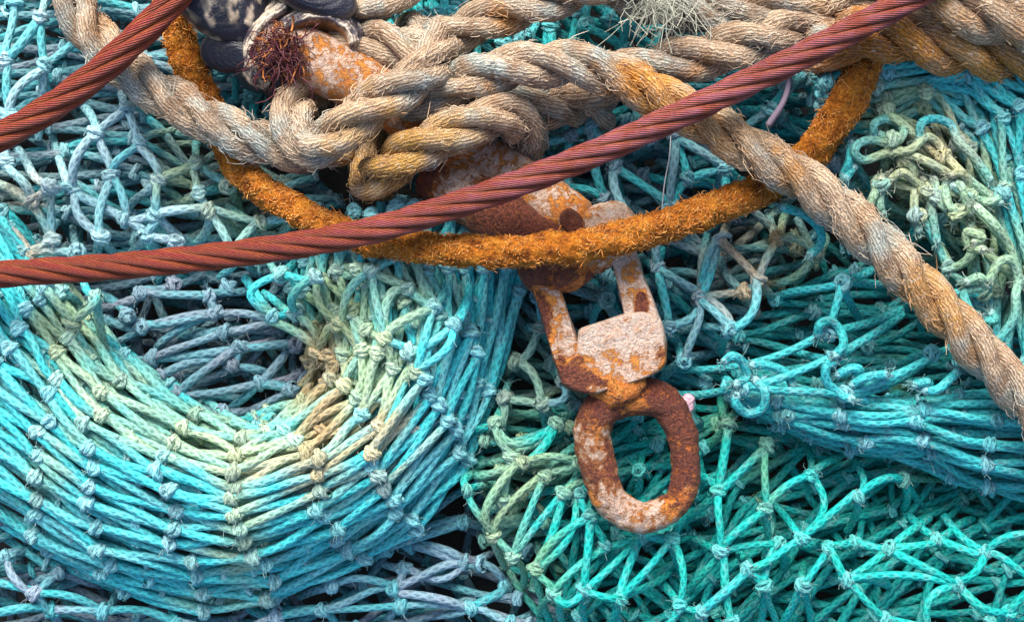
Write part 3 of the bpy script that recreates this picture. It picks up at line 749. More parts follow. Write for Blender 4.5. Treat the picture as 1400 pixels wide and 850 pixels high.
E = [(1, (852, 198, 95)), (1, 28, (845, 270)), (1, 4, (875, 250)), (1, 15, (830, 200)), (2, (800, 290)), (2, (745, 240)), (2, 14), (2, 13), (3, 2, (800, 258)), (3, 15, (815, 220)), (3, (885, 300)), (3, (800, 300)), (4, 6, (920, 235)), (4, 5), (4, 8, (900, 320)), (4, (960, 300)), (5, 7), (5, 6), (5, (900, 220)), (6, 7, (955, 205)), (6, (935, 150)), (6, 30), (7, (978, 268, 85)), (7, 33), (7, (1020, 250)), (14, (748, 220)), (14, (705, 235)), (14, (720, 160)), (14, 13), (13, 15), (13, 31), (15, (815, 140)), (15, (850, 165)), (13, (760, 220)), (8, (872, 348)), (8, 10, (930, 382)), (8, (890, 400)), (8, (905, 340, 80)), (8, 11), (10, 12, (968, 350)), (10, 18, (990, 428)), (10, 11, (950, 430)), (10, (940, 460)), (9, (840, 375)), (9, (770, 392)), (9, (797, 382)), (9, (850, 440)), (9, (810, 440)),
     (16, 20, (1050, 345)), (16, 12, (1000, 345)), (16, 18, (1030, 425)), (16, (1062, 414), (1050, 400)), (17, (967, 320), (962, 360)), (17, (920, 380)), (17, 18, (975, 425)), (17, 19, (950, 445)), (17, 21), (18, (930, 452)), (18, (985, 480)), (19, (925, 460)), (19, (905, 520)), (19, (970, 480)), (12, (1000, 290)), (12, 17), (11, (900, 480)), (11, (930, 470)), (20, (1075, 290)), (20, (1050, 290)), (20, 32, (1090, 325)), (32, (1125, 320, 100), (1128, 330)), (32, (1050, 388, 100), (1085, 378)), (32, (1090, 300)), (21, (960, 420)), (21, (985, 340), (990, 370)), (21, 16),
     (22, (700, 385)), (22, (745, 380)), (22, 23), (22, (770, 440)), (23, 24, (725, 480)), (23, (755, 470)), (23, (700, 440)), (24, 25, (730, 515)), (24, (680, 520)), (24, (675, 470)), (25, 27, (770, 545)), (25, 40), (25, (750, 600, 80)), (25, (770, 590, 80)), (27, (790, 480)), (27, (755, 490)), (27, (800, 550)), (26, 40), (26, (650, 570)), (26, (700, 600)), (40, (660, 520)), (40, (700, 510)), (28, (850, 350)), (28, (890, 345)), (28, (900, 290)), (29, (960, 320)), (29, 7), (29, (1030, 270)), (30, (870, 150)), (30, (860, 215)), (33, (1040, 200)), (33, 34), (34, 35), (34, (1040, 190)), (34, (1010, 150)), (35, (1070, 80)), (35, (1110, 90)), (31, (740, 110)), (31, (790, 130)), (36, (690, 240)), (36, (720, 340)), (36, 37), (36, 38), (37, (640, 300)), (37, (680, 400)), (37, (655, 410)), (38, (615, 300)), (38, (640, 300)), (38, (630, 400)), (39, (590, 300)), (39, (605, 300)), (39, (600, 400))]
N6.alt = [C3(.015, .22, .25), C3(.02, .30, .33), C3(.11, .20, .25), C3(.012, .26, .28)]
N6.graph(K, E, 88)
P6 = [(560, 120), (760, 100), (1180, 60), (1200, 200), (1130, 300), (1100, 420), (1000, 500), (960, 560), (640, 640), (620, 560), (690, 420), (560, 330)]
sheet(N6, P6, 0.65, 95, 34, 26, front=True, drop=.12, jit=12)
sheet(N6, P6, -0.15, 108, 27, 40, drop=.15, jit=10)
sheet(N6, P6, 0.1, 100, 24, 62, drop=.08, jit=10)
sheet(N6, P6, -0.5, 100, 28, 92, drop=.1)
sheet(N6, P6, 1.2, 100, 26, 125, drop=.06)

# ---- 7. right roll
RST = [(1240, 230, (60, 95), GRN, .9), (1255, 250, (50, 60), TAN, .35), (1335, 290, (40, 90), GRN, .75), (1300, 200, 40, TAN, .45), (1215, 130, (50, 30), GRN, .7), (1390, 380, (50, 70), GRN * .8, .7), (1340, 340, 60, GRN * .9, .7), (1100, 590, 60, DEEP, .5), (1240, 420, (120, 40), DEEP * 1.2, .5)]
N7 = Net('teal net rolled round a nest of tangled green tan twine below the orange stained rope', [TEAL * .85, C3(.05, .42, .44), AQUA * .9, C3(.03, .33, .34), AQUA], [PALE, LAV, AQUA], RST, seed=7, r=5.6)
UC = [[(1120, 170), (1130, 120), (1140, 60)],
      [(1205, 165), (1204, 120), (1215, 70), (1230, 30)],
      [(1255, 150), (1268, 124), (1295, 110), (1330, 99), (1400, 60), (1450, 40)],
      [(1305, 205), (1334, 181), (1362, 166), (1392, 150), (1450, 120), (1510, 100)],
      [(1340, 290), (1371, 262), (1398, 243), (1440, 215), (1530, 180)],
      [(1350, 400), (1385, 384), (1420, 350), (1480, 310), (1560, 270)],
      [(1340, 500), (1400, 490), (1450, 470), (1500, 440), (1580, 400)]]


def zur(t, i): return 112 + 40 * math.sin(min(max(t, 0), 1) * math.pi * 0.8)


columns(N7, UC, 17, zur, -1, 18, jit=2.5, jz=3, wob=.6)
columns(N7, [0.5 * (catmull(a, 6) + catmull(b, 6)) for a, b in zip(UC[:-1], UC[1:])], 16, zur, -2, 18, jit=4, zoff=-14, front=False)
columns(N7, UC, 14, zur, -2, 15, jit=6, zoff=-30, front=False, tshift=.5)
LC = [[(1000, 470), (990, 515), (1018, 556)],
      [(1050, 480), (1052, 535), (1066, 580)],
      [(1140, 470), (1150, 550), (1158, 606)],
      [(1250, 430), (1258, 540), (1264, 624)],
      [(1375, 370), (1368, 540), (1352, 657)],
      [(1480, 300), (1480, 540), (1460, 670)],
      [(1590, 260), (1590, 540), (1570, 690)]]


def zlr(t, i):
    t = min(max(t, 0), 1.1)
    return (48 if i == 0 else 88) + 52 * math.sin(min(t * 1.25, 1) * math.pi / 2) - (120 * (t - .7) ** 2 * 4.2 if t > .7 else 0)


columns(N7, LC, 19, zlr, 12, 21, jit=3.5, jz=4, wob=1.0)
columns(N7, [0.5 * (catmull(a, 6) + catmull(b, 6)) for a, b in zip(LC[:-1], LC[1:])], 18, zlr, 11, 20, jit=5, zoff=-14, front=False, wob=1.0)
columns(N7, LC, 16, zlr, 8, 18, jit=7, zoff=-28, front=False, tshift=.5)
columns(N7, [0.5 * (catmull(a, 6) + catmull(b, 6)) for a, b in zip(LC[:-1], LC[1:])], 14, zlr, 7, 16, jit=7, zoff=-48, front=False)
K = {4: (1152, 386, 144), 8: (1014, 532, 156), 9: (1136, 491, 154), 10: (1153, 538, 158), 11: (1131, 456, 152), 13: (1256, 297, 120), 14: (1297, 367, 128), 15: (1332, 330, 140), 16: (1346, 403, 132), 17: (1389, 384, 150), 18: (1274, 483, 120), 19: (1345, 300, 140), 20: (1203, 250, 130), 21: (1266, 262, 140), 22: (1256, 296, 135), 23: (1209, 152, 130), 24: (1371, 264, 150), 25: (1309, 196, 140), 26: (1326, 271, 150), 27: (1270, 400, 120)}
E = [(4, (1066, 404, 108), (1105, 396)), (4, (1192, 369)), (4, (1176, 437, 105), (1160, 410)), (4, (1213, 389)), (4, 11), (9, 8, (1080, 512)), (9, (1233, 430, 120), (1185, 462)), (9, (1085, 480)), (8, (925, 539, 100), (970, 537)), (8, 10, (1080, 538)), (8, (990, 515, 120)), (10, (1271, 491, 118), (1215, 528)), (10, (1215, 520, 125)), (10, (1230, 540, 120), (1190, 545)), (11, (925, 505, 95), (1025, 495)), (11, (1232, 424, 118), (1180, 445)), (11, (1145, 420)), (14, (1262, 310, 125), (1285, 340)), (14, (1310, 420, 105)), (14, 15, (1320, 355)), (14, 13), (14, 16), (15, 19), (15, (1330, 400, 128)), (15, 17, (1368, 360)), (15, (1300, 330)), (15, 16, (1352, 370)), (16, (1320, 380)), (16, (1335, 440)), (16, (1370, 420)), (17, (1365, 470, 120), (1385, 430)), (17, (1330, 290, 140), (1370, 330)), (17, (1420, 400)),
     (18, 10), (18, (1230, 500)), (18, (1320, 470)), (19, (1320, 270)), (19, 24), (20, (1185, 285)), (20, (1200, 300)), (20, (1215, 215)), (20, 21), (21, (1280, 320)), (21, (1240, 230)), (21, 26, (1300, 262)), (22, (1240, 340)), (22, (1250, 250)), (22, 14), (23, (1190, 170)), (23, (1300, 215, 140), (1260, 180)), (23, (1200, 120)), (25, (1350, 240, 135)), (25, (1280, 175)), (25, (1330, 230)), (26, 24, (1350, 275)), (26, 19), (26, (1300, 240)), (27, 14), (27, (1240, 420)), (27, 16), (27, (1260, 450))]
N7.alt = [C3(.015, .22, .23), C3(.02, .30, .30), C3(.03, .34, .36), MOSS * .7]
N7.graph(K, E, 120, zvar=3)
P7 = [(1110, 300), (1180, 180), (1260, 140), (1340, 230), (1360, 320), (1420, 450), (1720, 470), (1720, 620), (1400, 600), (1200, 560), (950, 540), (940, 480), (1060, 400)]
P7b = [(1120, 240), (1190, 160), (1260, 150), (1330, 220), (1360, 330), (1390, 430), (1330, 500), (1240, 450)]
sheet(N7, P7, -0.15, 100, 22, 14, front=True, drop=.1, jit=9)
sheet(N7, P7, 0.05, 105, 17, 36)
sheet(N7, P7, 0.15, 100, 20, 56)
sheet(N7, P7, 1.2, 100, 26, 80)
sheet(N7, P7, -0.4, 100, 26, 120)
sheet(N7, P7b, 1.15, 80, 34, -8, front=True, drop=.2, jit=9)


def L(*pts, z=150, k=3.4, ox=1150, oy=80):
    return np.array([W(ox + a / k, oy + b / k, z + (20 if oy == 280 else 0) + 7 * math.sin(1.7 * i) + rng.normal(0, 2)) for i, (a, b) in enumerate(pts)])


T7 = [L((520, 545), (400, 480), (280, 430), (160, 380), (85, 395), (65, 440), (110, 472), (210, 440), (320, 425), (395, 365), (450, 395), (490, 455), (570, 540), (690, 645)),
      L((150, 360), (155, 305), (205, 283), (270, 305), (290, 345), (255, 385), (170, 350), z=146), L((362, 370), (375, 300), (440, 280), (510, 310), (545, 385), (610, 450), (690, 560), z=150),
      L((600, 720), (560, 600), (525, 560), (487, 590), (500, 680), (545, 720), (520, 760), z=158), L((520, 590), (590, 635), (650, 660), (740, 668), z=160), L((180, 240), (290, 310), (420, 430), (560, 540), (700, 640), z=140), L((345, 570), (340, 700), (360, 800), z=140),
      L((380, 560), (410, 640), (445, 850), z=138), L((235, 560), (290, 530), (360, 585), (420, 620), z=144), L((190, 560), (150, 640), (120, 720), z=146), L((200, 560), (180, 660), (190, 720), z=142), L((430, 560), (470, 680), (600, 770), (640, 850), z=146), L((590, 660), (690, 770), (760, 850), z=150), L((620, 650), (600, 790), z=144), L((60, 500), (20, 560), z=140), L((45, 390), (40, 470), (10, 545), z=140),
      L((240, 390), (330, 500), (330, 560), (260, 540), (240, 570), z=136), L((520, 540), (560, 530), (590, 580), (570, 610), z=165)]
N8 = None
for q in T7: N7.poly(q, r=5.8)
for q in [L((40, 650), (70, 600), (120, 590), (170, 620), (230, 680), (215, 740), (180, 750), z=148, k=2.932, ox=930, oy=280)]: pass
LK = dict(k=2.932, ox=930, oy=280)
for q in [L((180, 625), (210, 605), (250, 630), (270, 690), (220, 720), z=142, **LK), L((300, 700), (340, 750), (330, 815), (270, 835), (225, 800), (225, 760), z=142, **LK), L((550, 520), (560, 480), (600, 465), (640, 500), (655, 560), (620, 605), z=148, **LK),
          L((620, 625), (585, 650), (590, 710), (640, 755), (690, 780), z=146, **LK), L((630, 680), (680, 655), (720, 660), (700, 690), z=140, **LK), L((690, 720), (750, 690), (820, 680), z=140, **LK), L((290, 640), (340, 640), (420, 670), (450, 720), z=136, **LK), L((1240, 300), (1280, 230), (1330, 225), (1355, 300), (1345, 360), (1340, 450), (1270, 555), z=162, **LK),
          L((1190, 10), (1260, 80), (1320, 170), (1355, 290), z=162, **LK), L((1180, 150), (1210, 130), (1150, 110), (1160, 170), (1215, 180), z=164, **LK), L((1200, 460), (1260, 465), (1245, 430), z=142, **LK), L((1150, 310), (1200, 290), (1215, 330), (1140, 350), (1160, 420), (1195, 450), z=156, **LK), L((410, 10), (500, 40), (560, 100), (560, 160), (520, 200), z=132, **LK),
          L((980, 740), (1030, 740), (1090, 690), (1110, 670), z=138, **LK), L((940, 720), (990, 710), (1000, 730), z=138, **LK)]: N7.poly(q, r=6.0)
for (a, b, zz) in [(390, 150, 152), (235, 378, 152), (480, 460, 150), (540, 720, 160), (400, 610, 146), (185, 590, 150), (345, 730, 146), (620, 810, 152), (205, 245, 140), (590, 640, 158), (300, 470, 140), (440, 650, 148)]:
    N7.knot(W(1150 + a / 3.4, 80 + b / 3.4, zz), rng.normal(0, 1, 3) * [1, 1, .2])

# ---- 8. net at the top behind the ropes
N8 = Net('bright teal net showing in scraps between the tan ropes and mussels along the top', [TEAL, C3(.02, .36, .38), AQUA * .9, GREY], [AQUA, LAV, PALE], seed=8)
K = {1: (576, 24), 2: (598, 20), 3: (617, 20), 4: (801, 34), 5: (852, 65), 6: (720, 50, 80), 7: (315, 85), 8: (345, 130), 9: (300, 60), 10: (370, 150), 11: (860, 20), 12: (900, 90), 13: (330, 50)}
E = [(1, (565, -20)), (1, (580, -20)), (1, (568, 60)), (1, (580, 62)), (2, (590, -20)), (2, (600, -20)), (2, (595, 62)), (2, (603, 62)), (3, (610, -20)), (3, (620, -20)), (3, (612, 62)), (3, (622, 62)), (4, (775, 5)), (4, (815, -20)), (4, (800, 70)), (4, 5, (825, 48)), (5, 11), (5, (870, 90)), (5, 12), (5, (830, 85)), (11, (840, -20)), (11, (880, -20)), (12, (940, 110)), (12, (915, 60)), (6, (690, 60)), (6, (750, 70)), (6, (740, 20)), (6, (700, 20)),
     (7, (290, 40, 80)), (7, (282, 35, 80)), (7, 8, (335, 110)), (7, (320, 160)), (8, (325, 170)), (8, (350, 90)), (8, (355, 165)), (8, (340, 80)), (10, (360, 95)), (10, (400, 130)), (10, (365, 190)), (10, (385, 190)), (9, (290, 20)), (9, 7), (13, (330, 10)), (13, 8)]
N8.graph(K, E, 80)
P8 = [(250, -320), (1720, -320), (1720, 60), (1180, 120), (1000, 120), (760, 140), (480, 130), (430, 220), (330, 190), (260, 130)]
sheet(N8, P8, 1.5, 85, 18, 14, front=True, drop=.06, jit=6)
sheet(N8, P8, 0.4, 95, 26, 46)
sheet(N8, P8, 1.0, 95, 26, 90)
for N in (N1, N2, N3, N4, N5, N6, N7, N8): N.build()
# outskirts of the heap beyond the picture are part of the same nets

# ------------------------------------------------------------------ ropes
def frames(P):
    n = len(P); T = np.empty_like(P); T[1:-1] = P[2:] - P[:-2]; T[0] = P[1] - P[0]; T[-1] = P[-1] - P[-2]; T = nrm(T)
    X = np.empty_like(P); x = np.cross(T[0], [0, 0, 1.0]); x = x / np.linalg.norm(x)
    for i in range(n):
        x = x - T[i] * np.dot(x, T[i]); x /= np.linalg.norm(x); X[i] = x
    return T, X, np.cross(T, X)


def ropecol(p, stains, seed):
    n1 = fbm(p, 60, seed)[..., None]; n2 = fbm(p, 25, seed + 9)[..., None]
    c = C3(.50, .35, .22) * (1 - n1) + C3(.60, .47, .34) * n1
    g = np.clip((fbm(p, 45, seed + 20) - .45) * 5, 0, 1)[..., None] * .8
    c = c * (1 - g) + C3(.40, .47, .44) * g
    b = np.clip((n2 - .54) * 6, 0, 1) * .65
    c = c * (1 - b) + C3(.30, .19, .12) * b
    x, y = unW(p)
    for (sx, sy, sr, sc, ss) in stains:
        d = np.hypot(x - sx, y - sy) / sr
        w = (np.clip(1.3 - d + (n2[..., 0] - .5) * 1.8, 0, 1) * ss)[..., None]
        c = c * (1 - w) + np.asarray(sc) * w
    return c


ORST = C3(.60, .26, .04)


def rope(name, label, pts, R, pitch=198, stains=(), seed=0, phase=0.0, fuzz=1.0, rtaper=None, cat='rope', group='tan laid ropes across the nets', hang=True):
    pts = np.array(pts, float); R = R * .93
    C = catmull(W(pts[:, 0], pts[:, 1], pts[:, 2]), 8 * len(pts))
    Ltot = np.linalg.norm(np.diff(C, axis=0), axis=1).sum()
    n = int(Ltot / 3.5); C = catmull(C, n)
    T, X, Y = frames(C)
    s = np.linspace(0, Ltot, n)
    e = thing(name, label, cat, C[n // 2] * [1, 1, 0], group)
    hairs = []; hcol = []
    for k in range(3):
        th = s / pitch * 2 * math.pi + phase + k * 2 * math.pi / 3
        rad = nrm(X * np.cos(th)[:, None] + Y * np.sin(th)[:, None])
        wob = 1 + .05 * np.sin(s / 90 + k * 2)
        P = C + rad * (R * 0.545 * wob)[:, None]
        m = 22
        TT = np.empty_like(P); TT[1:-1] = P[2:] - P[:-2]; TT[0] = P[1] - P[0]; TT[-1] = P[-1] - P[-2]; TT = nrm(TT)
        o = rad - TT * (rad * TT).sum(1, keepdims=True); o = nrm(o); q = np.cross(TT, o)
        a = np.linspace(0, 2 * math.pi, m, endpoint=False) + math.pi   # seam on the inside
        dirs = o[:, None] * np.cos(a)[None, :, None] + q[:, None] * np.sin(a)[None, :, None]
        rs = R * 0.478
        prof = 1 + 0.06 * np.cos(2 * a)[None] * 1.0
        V = P[:, None] + dirs * rs * prof[..., None]
        dn = (fbm(V, 9, seed + k * 5) - .5) * 2.6 + (fbm(V, 30, seed + 3 + k) - .5) * 5.0
        yarn = np.sin((13 * np.arange(m) / m)[None] * 2 * math.pi + s[:, None] / rs * .55 * 2 * math.pi)
        V = V + dirs * (dn)[..., None]
        col = ropecol(V, stains, seed) * (.86 + .28 * rng.random())
        mb = MB(); mb.grid(V[None], col[None], (s / rs)[None], np.linspace(0, 1, m + 1), caps=True)
        mb.build('strand', M_ROPE, e)
        # loose fibres lying along and lifting off the strand
        nh = int(Ltot * 0.8 * fuzz)
        nh = int(nh * 2.4); i = rng.integers(2, n - 3, nh); al = rng.uniform(-1.9, 1.9, nh)
        cl = fbm(P[i] + (o[i] * np.cos(al)[:, None] + q[i] * np.sin(al)[:, None]) * rs, 26, seed + 77 + k)
        kp = cl > .47; i = i[kp]; al = al[kp]; cl = cl[kp]; nh = len(i)
        dr = o[i] * np.cos(al)[:, None] + q[i] * np.sin(al)[:, None]
        b0 = P[i] + dr * (rs * .97)
        tg = TT[i] * rng.choice([-1, 1], nh)[:, None]; sd = np.cross(dr, tg)
        ang = rng.normal(0.3, .35, nh)[:, None]
        fd = nrm(tg * np.cos(ang) + sd * np.sin(ang))
        ln = (rng.gamma(2.2, 3.6, nh) * (.8 + 2.5 * (cl - .47).clip(0, .4)))[:, None].clip(3, 28)
        lift = np.abs(rng.normal(.08, .2, nh))[:, None]
        w1 = rng.normal(0, .18, (nh, 3))
        cv = dr * (-0.25 * ln ** 2 / (2 * rs)) * 0.9
        hp = np.stack([b0 - dr, b0 + fd * ln * .33 + dr * (ln * lift * .5 + .8), b0 + fd * ln * .66 + dr * ln * lift * .8 + cv * .4 + w1 * ln * .4, b0 + fd * ln + dr * ln * lift * .9 + cv + w1 * ln], 1)
        hairs.append(hp)
        c = ropecol(b0, stains, seed) * rng.uniform(.65, 1.2, nh)[:, None] + .03
        hcol.append(np.repeat(c[:, None], 4, 1))
    hp = np.concatenate(hairs); hc = np.concatenate(hcol)
    mb = MB(); rr = rng.uniform(.35, .62, len(hp))[:, None] * np.array([1, 1, .85, .5])[None]
    mb.tubes(hp, rr, hc, 3)
    o = mb.build('frayed_fibres', M_FIB, e); o['kind'] = 'stuff'
    return e


rope('laid_rope', 'long tan three strand rope running from the knot diagonally down over the hoop', [(560, 150, 165), (600, 132, 190), (645, 108, 205), (700, 92, 215), (765, 86, 214), (830, 98, 208), (900, 132, 205), (960, 165, 206), (1040, 212, 208), (1100, 248, 205), (1160, 298, 198), (1222, 358, 192), (1285, 420, 190), (1345, 485, 188), (1410, 555, 184), (1480, 640, 170), (1560, 740, 150)], 31,
     stains=[(905, 130, 60, ORST, .8), (850, 112, 35, ORST * 1.1, .6), (985, 185, 60, C3(.52, .28, .10), .75), (1275, 415, 60, C3(.54, .27, .07), .8), (1065, 240, 30, ORST, .6), (1180, 310, 30, C3(.5, .3, .14), .5), (640, 120, 28, ORST, .5)], seed=21, phase=.4)
rope('laid_rope', 'weathered grey tan rope from the top left wound round the shackle bar as a hitch', [(60, -120, 100), (88, -30, 128), (120, 35, 142), (165, 88, 155), (220, 128, 165), (290, 168, 168), (350, 193, 160), (405, 205, 150), (455, 200, 128), (470, 165, 90), (440, 128, 92), (412, 128, 130), (400, 160, 178), (420, 196, 205), (452, 190, 222), (500, 150, 232), (545, 122, 232), (585, 98, 215), (602, 65, 165), (570, 45, 110), (520, 90, 70), (500, 180, 78), (510, 240, 120), (512, 246, 160), (530, 228, 195), (565, 205, 222), (615, 183, 228), (662, 165, 222), (700, 162, 190), (720, 185, 130), (700, 220, 80)], 31,
     stains=[(545, 205, 65, C3(.58, .29, .06), .85), (610, 180, 50, C3(.54, .32, .10), .7), (520, 238, 60, C3(.50, .29, .08), .8), (475, 165, 40, C3(.56, .40, .22), .5), (150, 10, 30, ORST * .8, .5)], seed=22, phase=1.0)
rope('laid_rope', 'grey tan rope turning across the top of the hitch, beside the open mussel shells', [(430, 70, 90), (470, 66, 135), (520, 58, 150), (565, 70, 160), (610, 95, 162), (650, 125, 150), (710, 145, 140), (770, 140, 120), (830, 150, 70)], 31, stains=[(590, 85, 30, ORST, .3)], seed=23, phase=2.2)
rope('laid_rope', 'pale tan rope rising from the hitch to the middle of the top edge', [(520, 95, 80), (575, 72, 130), (625, 44, 150), (690, 18, 160), (770, -8, 165), (860, -40, 165), (960, -90, 150)], 30, stains=[(690, 25, 22, ORST * 1.2, .8)], seed=24, phase=0.2)
rope('laid_rope', 'brown grey rope passing under the long rope and steel wire toward the top right', [(720, 165, 90), (780, 128, 120), (850, 102, 140), (925, 86, 150), (1000, 68, 160), (1080, 44, 160), (1160, 22, 150), (1240, -20, 130)], 33, stains=[(940, 80, 30, C3(.27, .19, .15), .6), (960, 90, 18, ORST, .5), (1090, 40, 30, C3(.22, .14, .1), .6)], seed=25, phase=2.6)
rope('laid_rope', 'frayed brown rope along the top edge behind the steel wire, with a pale fibre tuft', [(770, -60, 110), (840, -18, 125), (905, 4, 132), (985, 20, 135), (1060, 14, 150), (1130, -6, 170), (1210, -50, 170)], 31, stains=[(1040, 20, 50, C3(.25, .16, .1), .6), (1110, 10, 30, ORST * .7, .6)], seed=26, phase=.9, fuzz=1.8)
rope('laid_rope', 'thick orange stained rope in the top right corner, the lower of two', [(1100, 75, 130), (1165, 50, 200), (1225, 50, 196), (1290, 66, 180), (1350, 72, 160), (1430, 92, 150), (1540, 140, 120)], 36, pitch=225, stains=[(1230, 70, 110, C3(.58, .22, .03), .97), (1330, 95, 90, C3(.58, .26, .05), .95), (1160, 60, 50, C3(.36, .13, .03), .8), (1410, 110, 80, C3(.56, .28, .07), .9)], seed=27, phase=.5)
rope('laid_rope', 'thick tan rope in the top right corner, the upper of two', [(1190, -60, 150), (1235, -20, 200), (1290, 8, 215), (1350, 22, 210), (1420, 40, 200), (1520, 80, 160)], 36, pitch=225, stains=[(1240, 10, 50, C3(.46, .23, .06), .8), (1300, 25, 30, ORST, .4), (1390, 50, 30, ORST, .35)], seed=28, phase=1.6)
rope('laid_rope', 'short grey brown rope end dropping in beside the mussels, left of the pale rope', [(455, 48, 95), (490, 22, 135), (530, -4, 145), (580, -45, 140), (640, -110, 120)], 29, seed=29, phase=.3)

# ------------------------------------------------------------------ rust coated hoop
def hoop():
    pts = np.array([(222, -120, 100), (230, -40, 112), (240, 35, 112), (262, 100, 106), (296, 170, 100), (318, 215, 112), (355, 255, 135), (410, 290, 152), (470, 318, 165), (545, 336, 185), (640, 343, 208), (740, 341, 219), (830, 329, 212), (930, 301, 190), (1020, 268, 158), (1080, 235, 138), (1125, 190, 142), (1160, 135, 158), (1184, 80, 160), (1194, 30, 150), (1198, -40, 130), (1200, -120, 110)], float)
    C = catmull(W(pts[:, 0], pts[:, 1], pts[:, 2]), 200); Lt = np.linalg.norm(np.diff(C, axis=0), axis=1).sum()
    n = int(Lt / 3.0); C = catmull(C, n); T, X, Y = frames(C); s = np.linspace(0, Lt, n); m = 30
    a = np.linspace(0, 2 * math.pi, m, endpoint=False)
    dirs = X[:, None] * np.cos(a)[None, :, None] + Y[:, None] * np.sin(a)[None, :, None]
    R = 20.0 + 1.0 * np.sin(s / 130) + 5 * np.clip((s / Lt - .72) * 6, 0, 1)
    tw = np.abs(np.sin(1.5 * (a[None] - s[:, None] / 260 * 2 * math.pi)))
    V = C[:, None] + dirs * (R[:, None] * (0.84 + .20 * tw ** .7))[..., None]
    V = V + dirs * ((fbm(V, 6, 91) - .5) * 9 + (fbm(V, 26, 92) - .5) * 7)[..., None]
    e = thing('rusty_hoop', 'curved hoop of stiff rope furred with orange rust, draped over the shackle', 'rope', C[n // 2] * [1, 1, 0])
    mb = MB(); mb.grid(V[None], np.full((1, n, 3), .5), (s / 22)[None], np.linspace(0, 1, m + 1), caps=True); mb.build('core', M_HOOP, e)
    nh = 26000
    i = rng.integers(2, n - 2, nh); j = rng.integers(0, m, nh)
    kp = fbm(V[i, j], 24, 97) > .43; i = i[kp]; j = j[kp]; nh = len(i)
    b0 = V[i, j]; dr = dirs[i, j]; tg = T[i] * rng.choice([-1, 1], nh)[:, None]; sd = np.cross(dr, tg)
    an = rng.normal(.6, .6, nh)[:, None]; fd = nrm(tg * np.cos(an) + sd * np.sin(an))
    ln = rng.gamma(2.5, 1.5, nh)[:, None].clip(2, 11); lf = np.abs(rng.normal(.05, .2, nh))[:, None]; w = rng.normal(0, .3, (nh, 3))
    hp = np.stack([b0 - dr * 1.5, b0 + fd * ln * .4 + dr * ln * lf * .5, b0 + fd * ln * .75 + dr * ln * lf + w * ln * .4, b0 + fd * ln + dr * ln * lf * .8 + w * ln], 1)
    c = np.where(rng.random((nh, 1)) < .35, C3(.70, .33, .08), C3(.52, .18, .025)) * rng.uniform(.45, 1.25, (nh, 1))
    k = fbm(b0, 40, 93)[:, None]; c = c * (.6 + .8 * k)
    mb = MB(); mb.tubes(hp, rng.uniform(.35, .8, nh)[:, None] * np.array([1, 1, .8, .4])[None], np.repeat(c[:, None], 4, 1), 3)
    o = mb.build('rust_fibres', M_FIB, e); o['kind'] = 'stuff'


hoop()

# ------------------------------------------------------------------ steel wire ropes
def wire(label, pts, R, pitch, lilac, seed):
    pts = np.array(pts, float)
    C = catmull(W(pts[:, 0], pts[:, 1], pts[:, 2]), 200); Lt = np.linalg.norm(np.diff(C, axis=0), axis=1).sum()
    n = int(Lt / 4); C = catmull(C, n); T, X, Y = frames(C); s = np.linspace(0, Lt, n)
    e = thing('wire_rope', label, 'wire rope', C[n // 2] * [1, 1, 0], 'rusty steel wire ropes')
    mb = MB(); mb.tubes(C[None], R * .45, np.broadcast_to(C3(.12, .03, .015), (1, n, 3)), 10); mb.build('core', M_WIRE, e)
    for k in range(6):
        th = s / pitch * 2 * math.pi + k * math.pi / 3
        rad = X * np.cos(th)[:, None] + Y * np.sin(th)[:, None]
        P = C + rad * R * .66
        TT = np.empty_like(P); TT[1:-1] = P[2:] - P[:-2]; TT[0] = P[1] - P[0]; TT[-1] = P[-1] - P[-2]; TT = nrm(TT)
        o = nrm(rad - TT * (rad * TT).sum(1, keepdims=True)); q = np.cross(TT, o); m = 18
        a = np.linspace(0, 2 * math.pi, m, endpoint=False) + math.pi
        d = o[:, None] * np.cos(a)[None, :, None] + q[:, None] * np.sin(a)[None, :, None]
        rs = R * .345
        V = P[:, None] + d * rs * (1 + .02 * np.cos(a))[None, :, None]
        V = V + d * ((fbm(V, 5, seed) - .5) * .9)[..., None]
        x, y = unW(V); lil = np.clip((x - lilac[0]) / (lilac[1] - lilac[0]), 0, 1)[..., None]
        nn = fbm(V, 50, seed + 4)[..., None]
        c = C3(.30, .035, .035) * (1 - lil) + C3(.36, .105, .14) * lil  # rust red turning lilac to the right; the lilac is sky sheen painted in
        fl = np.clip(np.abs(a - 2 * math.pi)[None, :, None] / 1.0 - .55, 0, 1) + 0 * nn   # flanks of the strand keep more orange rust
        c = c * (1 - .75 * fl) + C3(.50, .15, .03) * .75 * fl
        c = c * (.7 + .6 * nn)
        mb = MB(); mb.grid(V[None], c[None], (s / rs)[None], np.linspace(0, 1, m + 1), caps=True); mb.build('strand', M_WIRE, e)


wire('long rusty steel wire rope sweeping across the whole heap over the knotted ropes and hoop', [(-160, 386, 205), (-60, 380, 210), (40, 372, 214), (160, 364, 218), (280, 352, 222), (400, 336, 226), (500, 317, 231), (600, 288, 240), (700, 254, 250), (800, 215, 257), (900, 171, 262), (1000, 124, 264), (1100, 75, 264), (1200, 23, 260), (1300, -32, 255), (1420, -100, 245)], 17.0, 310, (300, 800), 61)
wire('short rusty steel wire rope crossing the top left corner over the grey rope', [(-160, 262, 170), (-70, 222, 185), (10, 182, 192), (70, 147, 202), (130, 103, 212), (185, 54, 215), (230, 8, 212), (275, -45, 205), (340, -120, 190)], 18.2, 330, (2000, 2600), 62)

